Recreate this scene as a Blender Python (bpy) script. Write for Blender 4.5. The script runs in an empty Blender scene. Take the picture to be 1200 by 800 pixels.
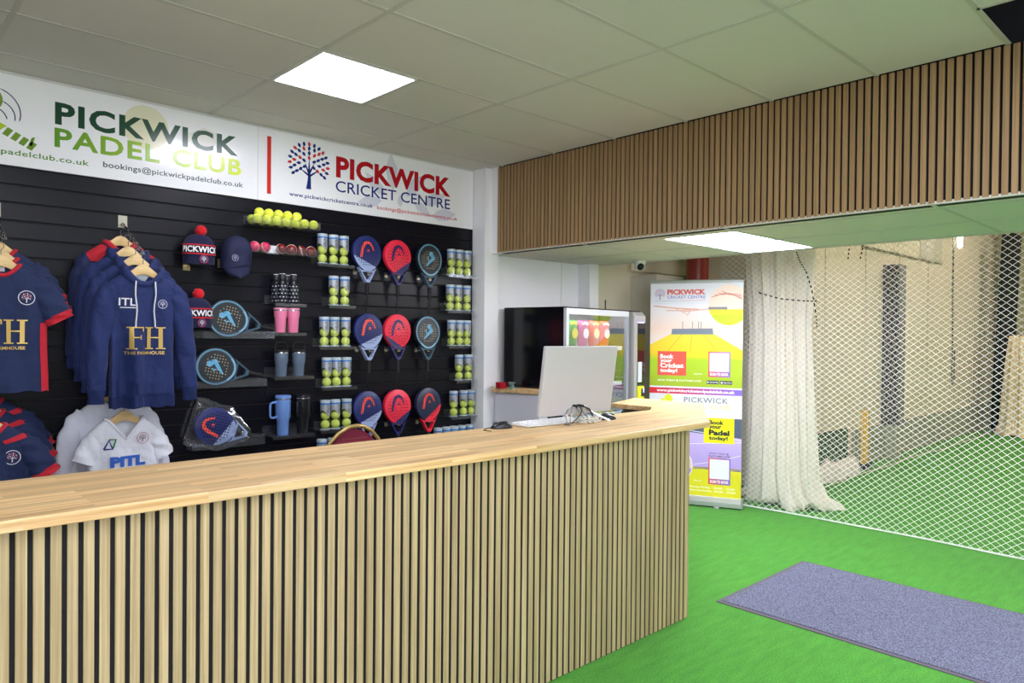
import bpy, bmesh, math, random
from mathutils import Vector, Matrix
import numpy as np
random.seed(7)
R = math.radians
PI = math.pi
SC = bpy.context.scene
COL = SC.collection

# ------------------------------------------------------------------ camera
def make_camera():
    f, yaw, pitch, roll, h = 843.86, 0.7551, -0.0101, 0.0094, 1.609
    right = Vector((math.cos(yaw), -math.sin(yaw), 0)); fwd = Vector((math.sin(yaw), math.cos(yaw), 0)); up = Vector((0, 0, 1))
    f2 = fwd*math.cos(pitch) + up*math.sin(pitch); u2 = up*math.cos(pitch) - fwd*math.sin(pitch)
    r3 = right*math.cos(roll) + u2*math.sin(roll); u3 = u2*math.cos(roll) - right*math.sin(roll)
    cd = bpy.data.cameras.new('camera'); cd.sensor_width = 36; cd.lens = 36*f/1200; cd.clip_start = .05; cd.clip_end = 100
    co = bpy.data.objects.new('camera', cd); COL.objects.link(co)
    m = Matrix((r3, u3, -f2)).transposed().to_4x4(); m.translation = Vector((0, 0, h))
    co.matrix_world = m
    SC.camera = co
make_camera()

# ------------------------------------------------------------------ world, exposure, lamp strengths
W = bpy.data.worlds.new('world'); SC.world = W; W.use_nodes = True
W.node_tree.nodes['Background'].inputs[0].default_value = (.9, .95, 1, 1)
W.node_tree.nodes['Background'].inputs[1].default_value = 1.0
SC.view_settings.view_transform = 'Standard'
SC.view_settings.look = 'None'
SC.view_settings.gamma = 1
SC.view_settings.use_curve_mapping = False
SC.view_settings.exposure = 1.3
PANEL_STRENGTH = 13.0        # ceiling panels of the shop, the one in view and the added ones
SOFFIT_STRENGTH = 15.0       # pair of panels in the lowered ceiling
HALL_STRENGTH = 13.0        # hall lamps
ADDED_DAYLIGHT = 75.0            # watts of daylight fill from an added, unseen shopfront behind the camera
def area(name, loc, rot, sx, sy, watts, rgb):
    l = bpy.data.lights.new(name, 'AREA'); l.shape = 'RECTANGLE'; l.size = sx; l.size_y = sy; l.energy = watts; l.color = rgb
    o = bpy.data.objects.new(name, l); COL.objects.link(o); o.location = loc; o.rotation_euler = rot
area('added_daylight', (-.75, -3.12, 1.45), (R(90), 0, 0), 2.4, 2.3, ADDED_DAYLIGHT, (.93, .96, 1))  # unseen area light, added to brighten the counter front

# ------------------------------------------------------------------ materials
def lin(c):
    out = []
    for v in c[:3]:
        v /= 255.0
        out.append(v/12.92 if v <= .04045 else ((v+.055)/1.055)**2.4)
    return (*out, 1)
MATS = {}
def mat(name, rgb, rough=.6, metal=0, spec=.5, var=0, vscale=(30, 30, 30), bump=0, bscale=200, coat=0, sheen=0, rnd=0):
    if name in MATS: return MATS[name]
    m = bpy.data.materials.new(name); m.use_nodes = True
    nt = m.node_tree; b = nt.nodes['Principled BSDF']
    col = lin(rgb); b.inputs['Base Color'].default_value = col
    b.inputs['Roughness'].default_value = rough; b.inputs['Metallic'].default_value = metal
    b.inputs['Specular IOR Level'].default_value = spec
    if coat: b.inputs['Coat Weight'].default_value = coat; b.inputs['Coat Roughness'].default_value = .08
    if sheen: b.inputs['Sheen Weight'].default_value = sheen; b.inputs['Sheen Roughness'].default_value = .5
    tc = nt.nodes.new('ShaderNodeTexCoord')
    src = None
    if var or rnd:
        hsv = nt.nodes.new('ShaderNodeHueSaturation'); hsv.inputs['Color'].default_value = col
        val = nt.nodes.new('ShaderNodeMath'); val.operation = 'ADD'; val.inputs[0].default_value = 1; val.inputs[1].default_value = 0
        if var:
            mp = nt.nodes.new('ShaderNodeMapping'); mp.inputs['Scale'].default_value = vscale
            nz = nt.nodes.new('ShaderNodeTexNoise'); nz.inputs['Scale'].default_value = 1; nz.inputs['Detail'].default_value = 4
            nt.links.new(tc.outputs['Object'], mp.inputs[0]); nt.links.new(mp.outputs[0], nz.inputs['Vector'])
            mr = nt.nodes.new('ShaderNodeMapRange'); mr.inputs[1].default_value = .25; mr.inputs[2].default_value = .75
            mr.inputs[3].default_value = 1-var; mr.inputs[4].default_value = 1+var
            nt.links.new(nz.outputs[0], mr.inputs[0]); nt.links.new(mr.outputs[0], val.inputs[0])
        if rnd:
            oi = nt.nodes.new('ShaderNodeObjectInfo')
            m2 = nt.nodes.new('ShaderNodeMapRange'); m2.inputs[3].default_value = -rnd; m2.inputs[4].default_value = rnd
            nt.links.new(oi.outputs['Random'], m2.inputs[0]); nt.links.new(m2.outputs[0], val.inputs[1])
        nt.links.new(val.outputs[0], hsv.inputs['Value']); nt.links.new(hsv.outputs[0], b.inputs['Base Color'])
    if bump:
        n2 = nt.nodes.new('ShaderNodeTexNoise'); n2.inputs['Scale'].default_value = bscale; n2.inputs['Detail'].default_value = 3
        bp = nt.nodes.new('ShaderNodeBump'); bp.inputs['Strength'].default_value = bump; bp.inputs['Distance'].default_value = .004 if bscale > 50 else .03
        nt.links.new(tc.outputs['Object'], n2.inputs['Vector']); nt.links.new(n2.outputs[0], bp.inputs['Height']); nt.links.new(bp.outputs[0], b.inputs['Normal'])
    MATS[name] = m
    return m
def emit(name, rgb, s):
    if name in MATS: return MATS[name]
    m = bpy.data.materials.new(name); m.use_nodes = True
    b = m.node_tree.nodes['Principled BSDF']; b.inputs['Base Color'].default_value = (.8, .8, .8, 1)
    b.inputs['Emission Color'].default_value = lin(rgb); b.inputs['Emission Strength'].default_value = s
    MATS[name] = m
    return m
def clear(name, rgb=(255, 255, 255), refl=.06, rough=.05, edge=.5, milk=0):
    """thin clear plastic or glass: mostly transparent, glossy towards grazing angles"""
    if name in MATS: return MATS[name]
    m = bpy.data.materials.new(name); m.use_nodes = True; nt = m.node_tree
    nt.nodes.clear()
    out = nt.nodes.new('ShaderNodeOutputMaterial'); tr = nt.nodes.new('ShaderNodeBsdfTransparent'); tr.inputs[0].default_value = lin(rgb)
    gl = nt.nodes.new('ShaderNodeBsdfGlossy'); gl.inputs['Roughness'].default_value = rough; gl.inputs[0].default_value = (.95, .97, 1, 1)
    lw = nt.nodes.new('ShaderNodeLayerWeight'); lw.inputs['Blend'].default_value = .35
    mr = nt.nodes.new('ShaderNodeMapRange'); mr.inputs[3].default_value = refl; mr.inputs[4].default_value = edge
    nt.links.new(lw.outputs['Facing'], mr.inputs[0])
    mx = nt.nodes.new('ShaderNodeMixShader'); nt.links.new(mr.outputs[0], mx.inputs[0]); nt.links.new(tr.outputs[0], mx.inputs[1]); nt.links.new(gl.outputs[0], mx.inputs[2])
    last = mx
    if milk:
        df = nt.nodes.new('ShaderNodeBsdfDiffuse'); df.inputs[0].default_value = (.85, .87, .9, 1)
        m2 = nt.nodes.new('ShaderNodeMixShader'); m2.inputs[0].default_value = milk
        nt.links.new(mx.outputs[0], m2.inputs[1]); nt.links.new(df.outputs[0], m2.inputs[2]); last = m2
    nt.links.new(last.outputs[0], out.inputs[0])
    MATS[name] = m
    return m
def ramp(name, stops, axis, lo, hi, rough=.5, coat=0):
    """printed colour gradient along a local axis"""
    if name in MATS: return MATS[name]
    m = bpy.data.materials.new(name); m.use_nodes = True; nt = m.node_tree; b = nt.nodes['Principled BSDF']; b.inputs['Roughness'].default_value = rough
    if coat: b.inputs['Coat Weight'].default_value = coat
    tc = nt.nodes.new('ShaderNodeTexCoord'); sx = nt.nodes.new('ShaderNodeSeparateXYZ'); nt.links.new(tc.outputs['Object'], sx.inputs[0])
    mr = nt.nodes.new('ShaderNodeMapRange'); mr.inputs[1].default_value = lo; mr.inputs[2].default_value = hi
    nt.links.new(sx.outputs[axis], mr.inputs[0]); cr = nt.nodes.new('ShaderNodeValToRGB')
    while len(cr.color_ramp.elements) < len(stops): cr.color_ramp.elements.new(.5)
    for e, (p, c) in zip(cr.color_ramp.elements, stops): e.position = p; e.color = lin(c)
    nt.links.new(mr.outputs[0], cr.inputs[0]); nt.links.new(cr.outputs[0], b.inputs['Base Color'])
    MATS[name] = m
    return m
def wood(name, light, dark, grain=(1.2, 40, 40), rough=.5, staves=None, rnd=.08):
    """oak: stretched grain; staves=(length, width) gives the glued strips of a butcher block"""
    m = bpy.data.materials.new(name); m.use_nodes = True; nt = m.node_tree; b = nt.nodes['Principled BSDF']; b.inputs['Roughness'].default_value = rough
    tc = nt.nodes.new('ShaderNodeTexCoord'); oi = nt.nodes.new('ShaderNodeObjectInfo')
    add = nt.nodes.new('ShaderNodeVectorMath'); add.operation = 'ADD'
    mul = nt.nodes.new('ShaderNodeMath'); mul.operation = 'MULTIPLY'; mul.inputs[1].default_value = 37.0
    nt.links.new(oi.outputs['Random'], mul.inputs[0]); nt.links.new(tc.outputs['Object'], add.inputs[0]); nt.links.new(mul.outputs[0], add.inputs[1])
    mp = nt.nodes.new('ShaderNodeMapping'); mp.inputs['Scale'].default_value = grain
    nt.links.new(add.outputs[0], mp.inputs[0])
    nz = nt.nodes.new('ShaderNodeTexNoise'); nz.inputs['Scale'].default_value = 1; nz.inputs['Detail'].default_value = 6; nz.inputs['Roughness'].default_value = .6
    nt.links.new(mp.outputs[0], nz.inputs['Vector'])
    cr = nt.nodes.new('ShaderNodeValToRGB'); cr.color_ramp.elements[0].position = .3; cr.color_ramp.elements[0].color = lin(dark)
    cr.color_ramp.elements[1].position = .68; cr.color_ramp.elements[1].color = lin(light)
    nt.links.new(nz.outputs[0], cr.inputs[0])
    hsv = nt.nodes.new('ShaderNodeHueSaturation'); nt.links.new(cr.outputs[0], hsv.inputs['Color'])
    mr = nt.nodes.new('ShaderNodeMapRange'); mr.inputs[3].default_value = 1-rnd; mr.inputs[4].default_value = 1+rnd
    if staves:
        br = nt.nodes.new('ShaderNodeTexBrick'); br.inputs['Scale'].default_value = 1; br.inputs['Brick Width'].default_value = staves[0]; br.inputs['Row Height'].default_value = staves[1]
        br.inputs['Mortar Size'].default_value = 0; br.inputs['Bias'].default_value = 0; br.offset = .37
        br.inputs['Color1'].default_value = (0, 0, 0, 1); br.inputs['Color2'].default_value = (1, 1, 1, 1)
        nt.links.new(tc.outputs['Object'], br.inputs['Vector']); nt.links.new(br.outputs['Color'], mr.inputs[0])
        # shift the grain from stave to stave
        sc = nt.nodes.new('ShaderNodeVectorMath'); sc.operation = 'SCALE'; sc.inputs['Scale'].default_value = 9.0
        nt.links.new(br.outputs['Color'], sc.inputs[0])
        ad2 = nt.nodes.new('ShaderNodeVectorMath'); ad2.operation = 'ADD'
        nt.links.new(tc.outputs['Object'], ad2.inputs[0]); nt.links.new(sc.outputs[0], ad2.inputs[1]); nt.links.new(ad2.outputs[0], mp.inputs[0])
    else:
        nt.links.new(oi.outputs['Random'], mr.inputs[0])
    nt.links.new(mr.outputs[0], hsv.inputs['Value']); nt.links.new(hsv.outputs[0], b.inputs['Base Color'])
    MATS[name] = m
    return m

# ------------------------------------------------------------------ mesh helpers
class MB:
    """collects faces; link() makes ONE mesh object of them"""
    def __init__(s): s.v = []; s.f = []
    def add(s, vs, fs):
        n = len(s.v); s.v += [tuple(v) for v in vs]; s.f += [tuple(i+n for i in f) for f in fs]; return s
    def box(s, a, b):
        x0, y0, z0 = a; x1, y1, z1 = b
        return s.add([(x0, y0, z0), (x1, y0, z0), (x1, y1, z0), (x0, y1, z0), (x0, y0, z1), (x1, y0, z1), (x1, y1, z1), (x0, y1, z1)],
                     [(0, 3, 2, 1), (4, 5, 6, 7), (0, 1, 5, 4), (1, 2, 6, 5), (2, 3, 7, 6), (3, 0, 4, 7)])
    def prism(s, poly, d0, d1, plane='xz'):
        """extrude a 2D polygon: 'xz' along y from d0 to d1, 'xy' along z"""
        area = sum(poly[i][0]*poly[(i+1) % len(poly)][1]-poly[(i+1) % len(poly)][0]*poly[i][1] for i in range(len(poly)))
        if area < 0: poly = poly[::-1]
        n = len(poly)
        if plane == 'xz':
            vs = [(x, d0, z) for x, z in poly]+[(x, d1, z) for x, z in poly]
            fs = [tuple(range(n)), tuple(range(2*n-1, n-1, -1))]+[(i, i+n, (i+1) % n+n, (i+1) % n) for i in range(n)]
        elif plane == 'yz':
            vs = [(d0, y, z) for y, z in poly]+[(d1, y, z) for y, z in poly]
            fs = [tuple(range(n-1, -1, -1)), tuple(range(n, 2*n))]+[(i, (i+1) % n, (i+1) % n+n, i+n) for i in range(n)]
        else:
            vs = [(x, y, d0) for x, y in poly]+[(x, y, d1) for x, y in poly]
            fs = [tuple(range(n-1, -1, -1)), tuple(range(n, 2*n))]+[(i, (i+1) % n, (i+1) % n+n, i+n) for i in range(n)]
        return s.add(vs, fs)
    def flat(s, poly, y=0):
        """one-sided printed face in the xz plane, seen from -y"""
        area = sum(poly[i][0]*poly[(i+1) % len(poly)][1]-poly[(i+1) % len(poly)][0]*poly[i][1] for i in range(len(poly)))
        if area < 0: poly = poly[::-1]
        return s.add([(x, y, z) for x, z in poly], [tuple(range(len(poly)))])
    def loft(s, rings, closed=True, cap0=True, cap1=True):
        n = len(rings[0]); m = len(rings); vs = [p for r in rings for p in r]; fs = []
        for i in range(m-1):
            for j in range(n if closed else n-1):
                k = (j+1) % n
                fs.append((i*n+j, i*n+k, (i+1)*n+k, (i+1)*n+j))
        if cap0: fs.append(tuple(range(n-1, -1, -1)))
        if cap1: fs.append(tuple(range((m-1)*n, m*n)))
        return s.add(vs, fs)
    def lathe(s, prof, n=20, c=(0, 0, 0), cap0=True, cap1=True):
        rings = [[(c[0]+r*math.cos(2*PI*j/n), c[1]+r*math.sin(2*PI*j/n), c[2]+z) for j in range(n)] for r, z in prof]
        return s.loft(rings, True, cap0, cap1)
    def tube(s, path, r, n=6, closed=False):
        P = [Vector(p) for p in path]; m = len(P); rs = r if isinstance(r, (list, tuple)) else [r]*m
        rings = []; prev = None
        for i in range(m):
            if closed: t = P[(i+1) % m]-P[i-1]
            else: t = P[min(i+1, m-1)]-P[max(i-1, 0)]
            t.normalize()
            if prev is None:
                a = Vector((0, 0, 1)) if abs(t.z) < .9 else Vector((1, 0, 0)); u = t.cross(a).normalized()
            else:
                u = (prev-t*prev.dot(t)).normalized()
            prev = u; w = t.cross(u)
            rings.append([tuple(P[i]+(u*math.cos(2*PI*j/n)+w*math.sin(2*PI*j/n))*rs[i]) for j in range(n)])
        if closed: rings.append(rings[0]); return s.loft(rings, True, False, False)
        return s.loft(rings)
    def ball(s, c, r, n=12, m=8, sx=1, sy=1, sz=1):
        vs = [(c[0], c[1], c[2]-r*sz)]
        for i in range(1, m):
            a = -PI/2+PI*i/m
            for j in range(n):
                b = 2*PI*j/n; vs.append((c[0]+r*sx*math.cos(a)*math.cos(b), c[1]+r*sy*math.cos(a)*math.sin(b), c[2]+r*sz*math.sin(a)))
        vs.append((c[0], c[1], c[2]+r*sz)); fs = []
        for j in range(n):
            fs.append((0, 1+(j+1) % n, 1+j)); fs.append((len(vs)-1, 1+(m-2)*n+j, 1+(m-2)*n+(j+1) % n))
        for i in range(m-2):
            for j in range(n):
                k = (j+1) % n; fs.append((1+i*n+j, 1+i*n+k, 1+(i+1)*n+k, 1+(i+1)*n+j))
        return s.add(vs, fs)
    def disc(s, x, z, r, y, n=10):
        return s.flat([(x+r*math.cos(2*PI*j/n), z+r*math.sin(2*PI*j/n)) for j in range(n)], y)
    def stroke(s, pts, w, y):
        """flat printed line of width w (number or list) through 2D points"""
        m = len(pts); ws = w if isinstance(w, (list, tuple)) else [w]*m; L = []; Rr = []
        for i in range(m):
            a = pts[max(i-1, 0)]; b = pts[min(i+1, m-1)]; dx, dz = b[0]-a[0], b[1]-a[1]; l = math.hypot(dx, dz) or 1
            nx, nz = -dz/l*ws[i]/2, dx/l*ws[i]/2
            L.append((pts[i][0]+nx, y, pts[i][1]+nz)); Rr.append((pts[i][0]-nx, y, pts[i][1]-nz))
        return s.add(L+Rr, [(i, m+i, m+i+1, i+1) for i in range(m-1)])
    def data(s, name, m, smooth=None, bevel=0, seg=2):
        me = bpy.data.meshes.new(name); me.from_pydata(s.v, [], s.f); me.update()
        if bevel:
            bm = bmesh.new(); bm.from_mesh(me); bmesh.ops.remove_doubles(bm, verts=bm.verts, dist=1e-6)
            es = [e for e in bm.edges if len(e.link_faces) == 2 and e.calc_face_angle(0) > R(30)]
            bmesh.ops.bevel(bm, geom=es, offset=bevel, segments=seg, profile=.5, affect='EDGES', clamp_overlap=True); bm.to_mesh(me); bm.free()
        if m: me.materials.append(m)
        if smooth is not None:
            me.shade_smooth(); me.set_sharp_from_angle(angle=R(smooth))
        return me
    def link(s, name, m, parent=None, smooth=None, bevel=0, seg=2, loc=(0, 0, 0), rot=(0, 0, 0)):
        return put(name, s.data(name, m, smooth, bevel, seg), parent, loc, rot)
def put(name, me, parent=None, loc=(0, 0, 0), rot=(0, 0, 0)):
    o = bpy.data.objects.new(name, me); COL.objects.link(o); o.parent = parent; o.location = loc; o.rotation_euler = rot
    return o
def thing(name, label, cat, loc=(0, 0, 0), rot=(0, 0, 0), group=None):
    o = bpy.data.objects.new(name, None); COL.objects.link(o); o.empty_display_size = .05
    o.location = loc; o.rotation_euler = rot; o['label'] = label; o['category'] = cat
    if group: o['group'] = group
    return o
def tag(o, label, cat, group=None):
    o['label'] = label; o['category'] = cat
    if group: o['group'] = group
    return o
def struct(o, label=None):
    o['kind'] = 'structure'
    if label: o['label'] = label
    return o
def stuff(o): o['kind'] = 'stuff'; return o
def dup(root, loc, label=None, rot=None, group=None):
    def cp(o, par):
        c = o.copy(); COL.objects.link(c); c.parent = par
        for ch in list(o.children): cp(ch, c)
        return c
    c = cp(root, None); c.location = loc
    if rot is not None: c.rotation_euler = rot
    if label: c['label'] = label
    if group: c['group'] = group
    return c
# lettering: the built-in font, turned into mesh and fitted to a box
TXT = {}
def text_mesh(body, bold=0.0, spacing=1.0):
    k = (body, bold, spacing)
    if k in TXT: return TXT[k]
    cu = bpy.data.curves.new('lettering', 'FONT'); cu.body = body; cu.offset = bold; cu.space_character = spacing; cu.resolution_u = 3; cu.fill_mode = 'FRONT'
    ob = bpy.data.objects.new('lettering', cu); me = ob.to_mesh()
    v = [tuple(x.co) for x in me.vertices]; f = [tuple(p.vertices) for p in me.polygons]
    ob.to_mesh_clear(); bpy.data.objects.remove(ob); bpy.data.curves.remove(cu)
    TXT[k] = (v, f); return TXT[k]
def letters(mb, body, x0, z0, w, h, y, bold=0.0, spacing=1.0, shear=0):
    v, f = text_mesh(body, bold, spacing)
    if not v: return mb
    xs = [p[0] for p in v]; ys = [p[1] for p in v]; ax, bx, ay, by = min(xs), max(xs), min(ys), max(ys)
    vs = [(x0+(p[0]-ax)/(bx-ax)*w+shear*(p[1]-ay)/(by-ay)*h, y, z0+(p[1]-ay)/(by-ay)*h) for p in v]
    # keep faces looking to -y
    out = []
    for g in f:
        a, b, c = (vs[g[0]], vs[g[1]], vs[g[2]])
        s2 = (b[0]-a[0])*(c[2]-a[2])-(c[0]-a[0])*(b[2]-a[2])
        out.append(g if s2 > 0 else g[::-1])
    return mb.add(vs, out)
def write(body, x0, z0, w, h, y, m, parent, bold=0.0, spacing=1.0, shear=0, name='lettering'):
    return letters(MB(), body, x0, z0, w, h, y, bold, spacing, shear).link(name, m, parent)
def circ(cx, cz, r, n=16, a0=0, a1=2*PI, rz=None):
    rz = rz or r
    full = abs(a1-a0-2*PI) < 1e-6
    k = n if full else n+1
    return [(cx+r*math.cos(a0+(a1-a0)*i/n), cz+rz*math.sin(a0+(a1-a0)*i/n)) for i in range(k)]
def clip(poly, a, b, c):
    """keep the part of a convex polygon where a*x+b*z+c >= 0"""
    out = []
    for i in range(len(poly)):
        p, q = poly[i], poly[(i+1) % len(poly)]; dp = a*p[0]+b*p[1]+c; dq = a*q[0]+b*q[1]+c
        if dp >= 0: out.append(p)
        if dp*dq < 0:
            t = dp/(dp-dq); out.append((p[0]+t*(q[0]-p[0]), p[1]+t*(q[1]-p[1])))
    return out
def leaf(cx, cz, l, w, ang):
    pts = [(-l/2, 0), (-l/4, w*.42), (l*.1, w/2), (l/2, 0), (l*.1, -w/2), (-l/4, -w*.42)]
    return [(cx+x*math.cos(ang)-z*math.sin(ang), cz+x*math.sin(ang)+z*math.cos(ang)) for x, z in pts]
def tree_mark(cx, cz, h, y, parent, trunk, leaf_a, leaf_b, dense=True):
    """the club's tree emblem: trunk with branches and a round crown of separate leaves; cz is the foot"""
    mb = MB(); s = h
    mb.flat([(cx+x*s, cz+z*s) for x, z in ((-.07, 0), (.05, 0), (.045, .22), (.03, .36), (-.02, .36), (-.035, .2))], y)
    for a, b in (((0, .3), (-.2, .42)), ((0, .28), (.22, .44)), ((0, .34), (-.1, .56)), ((0, .34), (.12, .58)), ((0, .34), (0, .66))):
        mb.stroke([(cx+a[0]*s, cz+a[1]*s), (cx+(a[0]+b[0])*.5*s*1.1, cz+(a[1]*.45+b[1]*.55)*s), (cx+b[0]*s, cz+b[1]*s)], [.05*s, .035*s, .012*s], y)
    mb.link('tree_trunk', trunk, parent)
    A, B = MB(), MB(); k = 0
    for ring, (rad, n) in enumerate(((.14, 5), (.25, 9), (.36, 13), (.46, 17)) if dense else ((.2, 6), (.38, 10))):
        for i in range(n):
            ang = R(-35)+R(250)*i/(n-1)
            px, pz = cx+rad*s*math.cos(ang), cz+(.56+rad*.95*math.sin(ang))*s
            ((A, B)[(i*2+ring) % 3 == 1 and 1 or 0] if dense else (A, B)[k % 2]).flat(leaf(px, pz, (.118 if dense else .16)*s, (.068 if dense else .1)*s, ang+.15*((i % 3)-1)), y); k += 1
    stuff(A.link('tree_leaves', leaf_a, parent)); stuff(B.link('tree_leaves', leaf_b, parent))

# common materials
M_white = mat('white_paint', (238, 238, 240), .55, var=.02, vscale=(3, 3, 3))
M_ceil = mat('ceiling_tile_white', (214, 212, 203), .9, var=.015, vscale=(2, 2, 2), bump=.15, bscale=350, rnd=.012)
M_grid = mat('ceiling_bar_white', (196, 195, 186), .5)
M_black = mat('matt_black', (14, 14, 16), .7)
M_felt = mat('black_felt', (10, 10, 12), .95)
M_slatwall = mat('black_slatwall', (15, 15, 24), .28, spec=.28, var=.06, vscale=(4, 4, 60), rnd=.05)
M_chrome = mat('chrome', (205, 205, 208), .18, 1)
M_steel = mat('brushed_steel', (170, 165, 150), .35, 1)
M_clear = clear('clear_acrylic', (246, 248, 250), .03, .22, .36, .012)
M_navy = mat('navy_print', (24, 38, 92), .5)
M_turf = None
M_oak = wood('oak_worktop', (229, 200, 148), (184, 142, 88), (1.5, 60, 60), .42, staves=(.48, .042), rnd=.17)
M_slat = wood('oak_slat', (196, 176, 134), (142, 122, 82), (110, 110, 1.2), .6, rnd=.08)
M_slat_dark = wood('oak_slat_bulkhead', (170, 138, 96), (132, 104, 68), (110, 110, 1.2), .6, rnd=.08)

# ================================================================== the setting
def turf_material():
    m = bpy.data.materials.new('green_turf'); m.use_nodes = True; nt = m.node_tree; b = nt.nodes['Principled BSDF']
    b.inputs['Roughness'].default_value = .9; b.inputs['Specular IOR Level'].default_value = .15
    b.inputs['Sheen Weight'].default_value = .15
    tc = nt.nodes.new('ShaderNodeTexCoord')
    n1 = nt.nodes.new('ShaderNodeTexNoise'); n1.inputs['Scale'].default_value = 120; n1.inputs['Detail'].default_value = 3
    n2 = nt.nodes.new('ShaderNodeTexNoise'); n2.inputs['Scale'].default_value = 9; n2.inputs['Detail'].default_value = 8
    mp = nt.nodes.new('ShaderNodeMapping'); mp.inputs['Scale'].default_value = (.6, 2.6, 1)
    nt.links.new(tc.outputs['Object'], n1.inputs['Vector']); nt.links.new(tc.outputs['Object'], mp.inputs[0]); nt.links.new(mp.outputs[0], n2.inputs['Vector'])
    ad = nt.nodes.new('ShaderNodeMath'); ad.operation = 'MULTIPLY_ADD'; ad.inputs[1].default_value = .72; nt.links.new(n1.outputs[0], ad.inputs[0])
    m2 = nt.nodes.new('ShaderNodeMath'); m2.operation = 'MULTIPLY'; m2.inputs[1].default_value = .28; nt.links.new(n2.outputs[0], m2.inputs[0]); nt.links.new(m2.outputs[0], ad.inputs[2])
    cr = nt.nodes.new('ShaderNodeValToRGB'); cr.color_ramp.elements[0].position = .33; cr.color_ramp.elements[0].color = lin((44, 116, 22))
    cr.color_ramp.elements[1].position = .68; cr.color_ramp.elements[1].color = lin((82, 168, 48))
    nt.links.new(ad.outputs[0], cr.inputs[0]); nt.links.new(cr.outputs[0], b.inputs['Base Color'])
    bp = nt.nodes.new('ShaderNodeBump'); bp.inputs['Strength'].default_value = .5; bp.inputs['Distance'].default_value = .006
    nt.links.new(n1.outputs[0], bp.inputs['Height']); nt.links.new(bp.outputs[0], b.inputs['Normal'])
    return m
M_turf = turf_material()
struct(MB().box((-2.5, -6.1, -.06), (15.9, 4.95, 0)).link('floor', M_turf))
struct(MB().box((-2.4, 2.9, 0), (4.1, 4.8, .004)).link('floor_vinyl', mat('vinyl_grey', (150, 146, 140), .5)))
struct(MB().box((-2.4, -3.2, 0), (2.1, 1.9, .004)).link('floor_entrance', mat('vinyl_grey', (0, 0, 0))))
YW = 4.817      # face of the black slatted shop wall
ZC = 3.027      # shop ceiling
XB = 4.115      # slatted bulkhead face
ZS = 2.299      # lowered ceiling

# --- black slatted display wall: boards with recessed grooves
wb = struct(MB().box((-2.5, YW+.012, 0), (4.2, YW+.12, 3.3)).link('wall_back', M_black))
grooves = [2.413-.1*k for k in range(24)]
edges = [2.513]+grooves
board = None
for k in range(24):
    top, bot = edges[k]-.0045, edges[k+1]+.0045
    if k == 0 or board is None:
        b0 = MB().box((-2.49, YW, -.0455), (4.045, YW+.013, .0455)).link('slat_board', M_slatwall, wb, loc=(0, 0, (top+bot)/2), bevel=.002, seg=1)
        board = b0
    else:
        c = board.copy(); COL.objects.link(c); c.parent = wb; c.location = (0, 0, (top+bot)/2)
# column at the right end of the display wall
struct(MB().box((4.042, 4.643, 0), (4.20, 4.93, ZC)).link('wall_column', M_white, bevel=.004))
struct(MB().box((4.035, YW-.01, 0), (4.046, YW+.012, 2.513)).link('trim_1', M_black))
# unseen walls behind and left of the camera; their grey stands for an unlit room
M_dim = mat('dimmed_wall_grey', (120, 120, 124), .7)
struct(MB().box((-2.5, -3.3, 0), (-2.4, 4.83, 3.3)).link('wall_left', M_dim))
rw = MB()
rw.box((-2.5, -3.3, 0), (-2.0, -3.2, 3.3)).box((.5, -3.3, 0), (5.6, -3.2, 3.3)).box((-2.0, -3.3, 2.7), (.5, -3.2, 3.3)).box((-2.0, -3.3, 0), (.5, -3.2, .2))
struct(rw.link('wall_rear', M_dim))
wf = MB(); wf.box((-2.0, -3.28, .2), (.5, -3.22, .26)).box((-2.0, -3.28, 2.64), (.5, -3.22, 2.7))
for x in (-2.0, -.78, .44): wf.box((x, -3.28, .26), (x+.06, -3.22, 2.64))
wn = struct(wf.link('window_added', mat('window_frame_grey', (90, 94, 100), .4)))  # unseen window, added to go with the daylight fill
for x in (-1.94, -.72): MB().box((x, -3.255, .26), (x+1.16, -3.249, 2.64)).link('pane', clear('window_glass', (240, 246, 244), .06, .0, .6), wn)

# --- shop ceiling: bars and lay-in tiles, one tile missing above the bulkhead
ceil = bpy.data.objects.new('ceiling', None); COL.objects.link(ceil); struct(ceil); ceil.location = (0, 0, ZC)
XL = [-2.4, -1.817, -.617, .583, 1.783, 2.983, 4.115]
YL = [4.817, 4.506]+[3.906-.6*j for j in range(12)]+[-3.2]
LIGHT_CELLS = [(1.783, 3.306), (.583, .306), (1.783, -1.494), (-.617, .906), (.583, -.894)]
tile_cache = {}
def tile(x0, x1, y0, y1, parent, z=0, m=None):
    k = (round(x1-x0, 3), round(y1-y0, 3), m)
    if k not in tile_cache:
        w, d = (x1-x0)/2-.009, (y1-y0)/2-.009
        tile_cache[k] = MB().box((-w, -d, 0), (w, d, .015)).data('ceiling_tile', m or M_ceil, bevel=.003, seg=1)
    o = put('ceiling_tile', tile_cache[k], parent, ((x0+x1)/2, (y0+y1)/2, z+random.uniform(0, .0015)))
    return o
bars = MB()
for x in XL[1:-1]: bars.box((x-.012, -3.2, -.002), (x+.012, 4.817, .003))
for y in YL[1:-1]: bars.box((-2.4, y-.012, -.0015), (4.115, y+.012, .003))
bars.box((2.371, 3.306, -.0015), (2.395, 3.906, .003)).box((3.571, .306, -.0015), (3.595, .906, .003))
bars.box((-2.4, 4.80, -.002), (4.115, 4.817, .006))
bars.link('ceiling_bars', M_grid, ceil)
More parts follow.
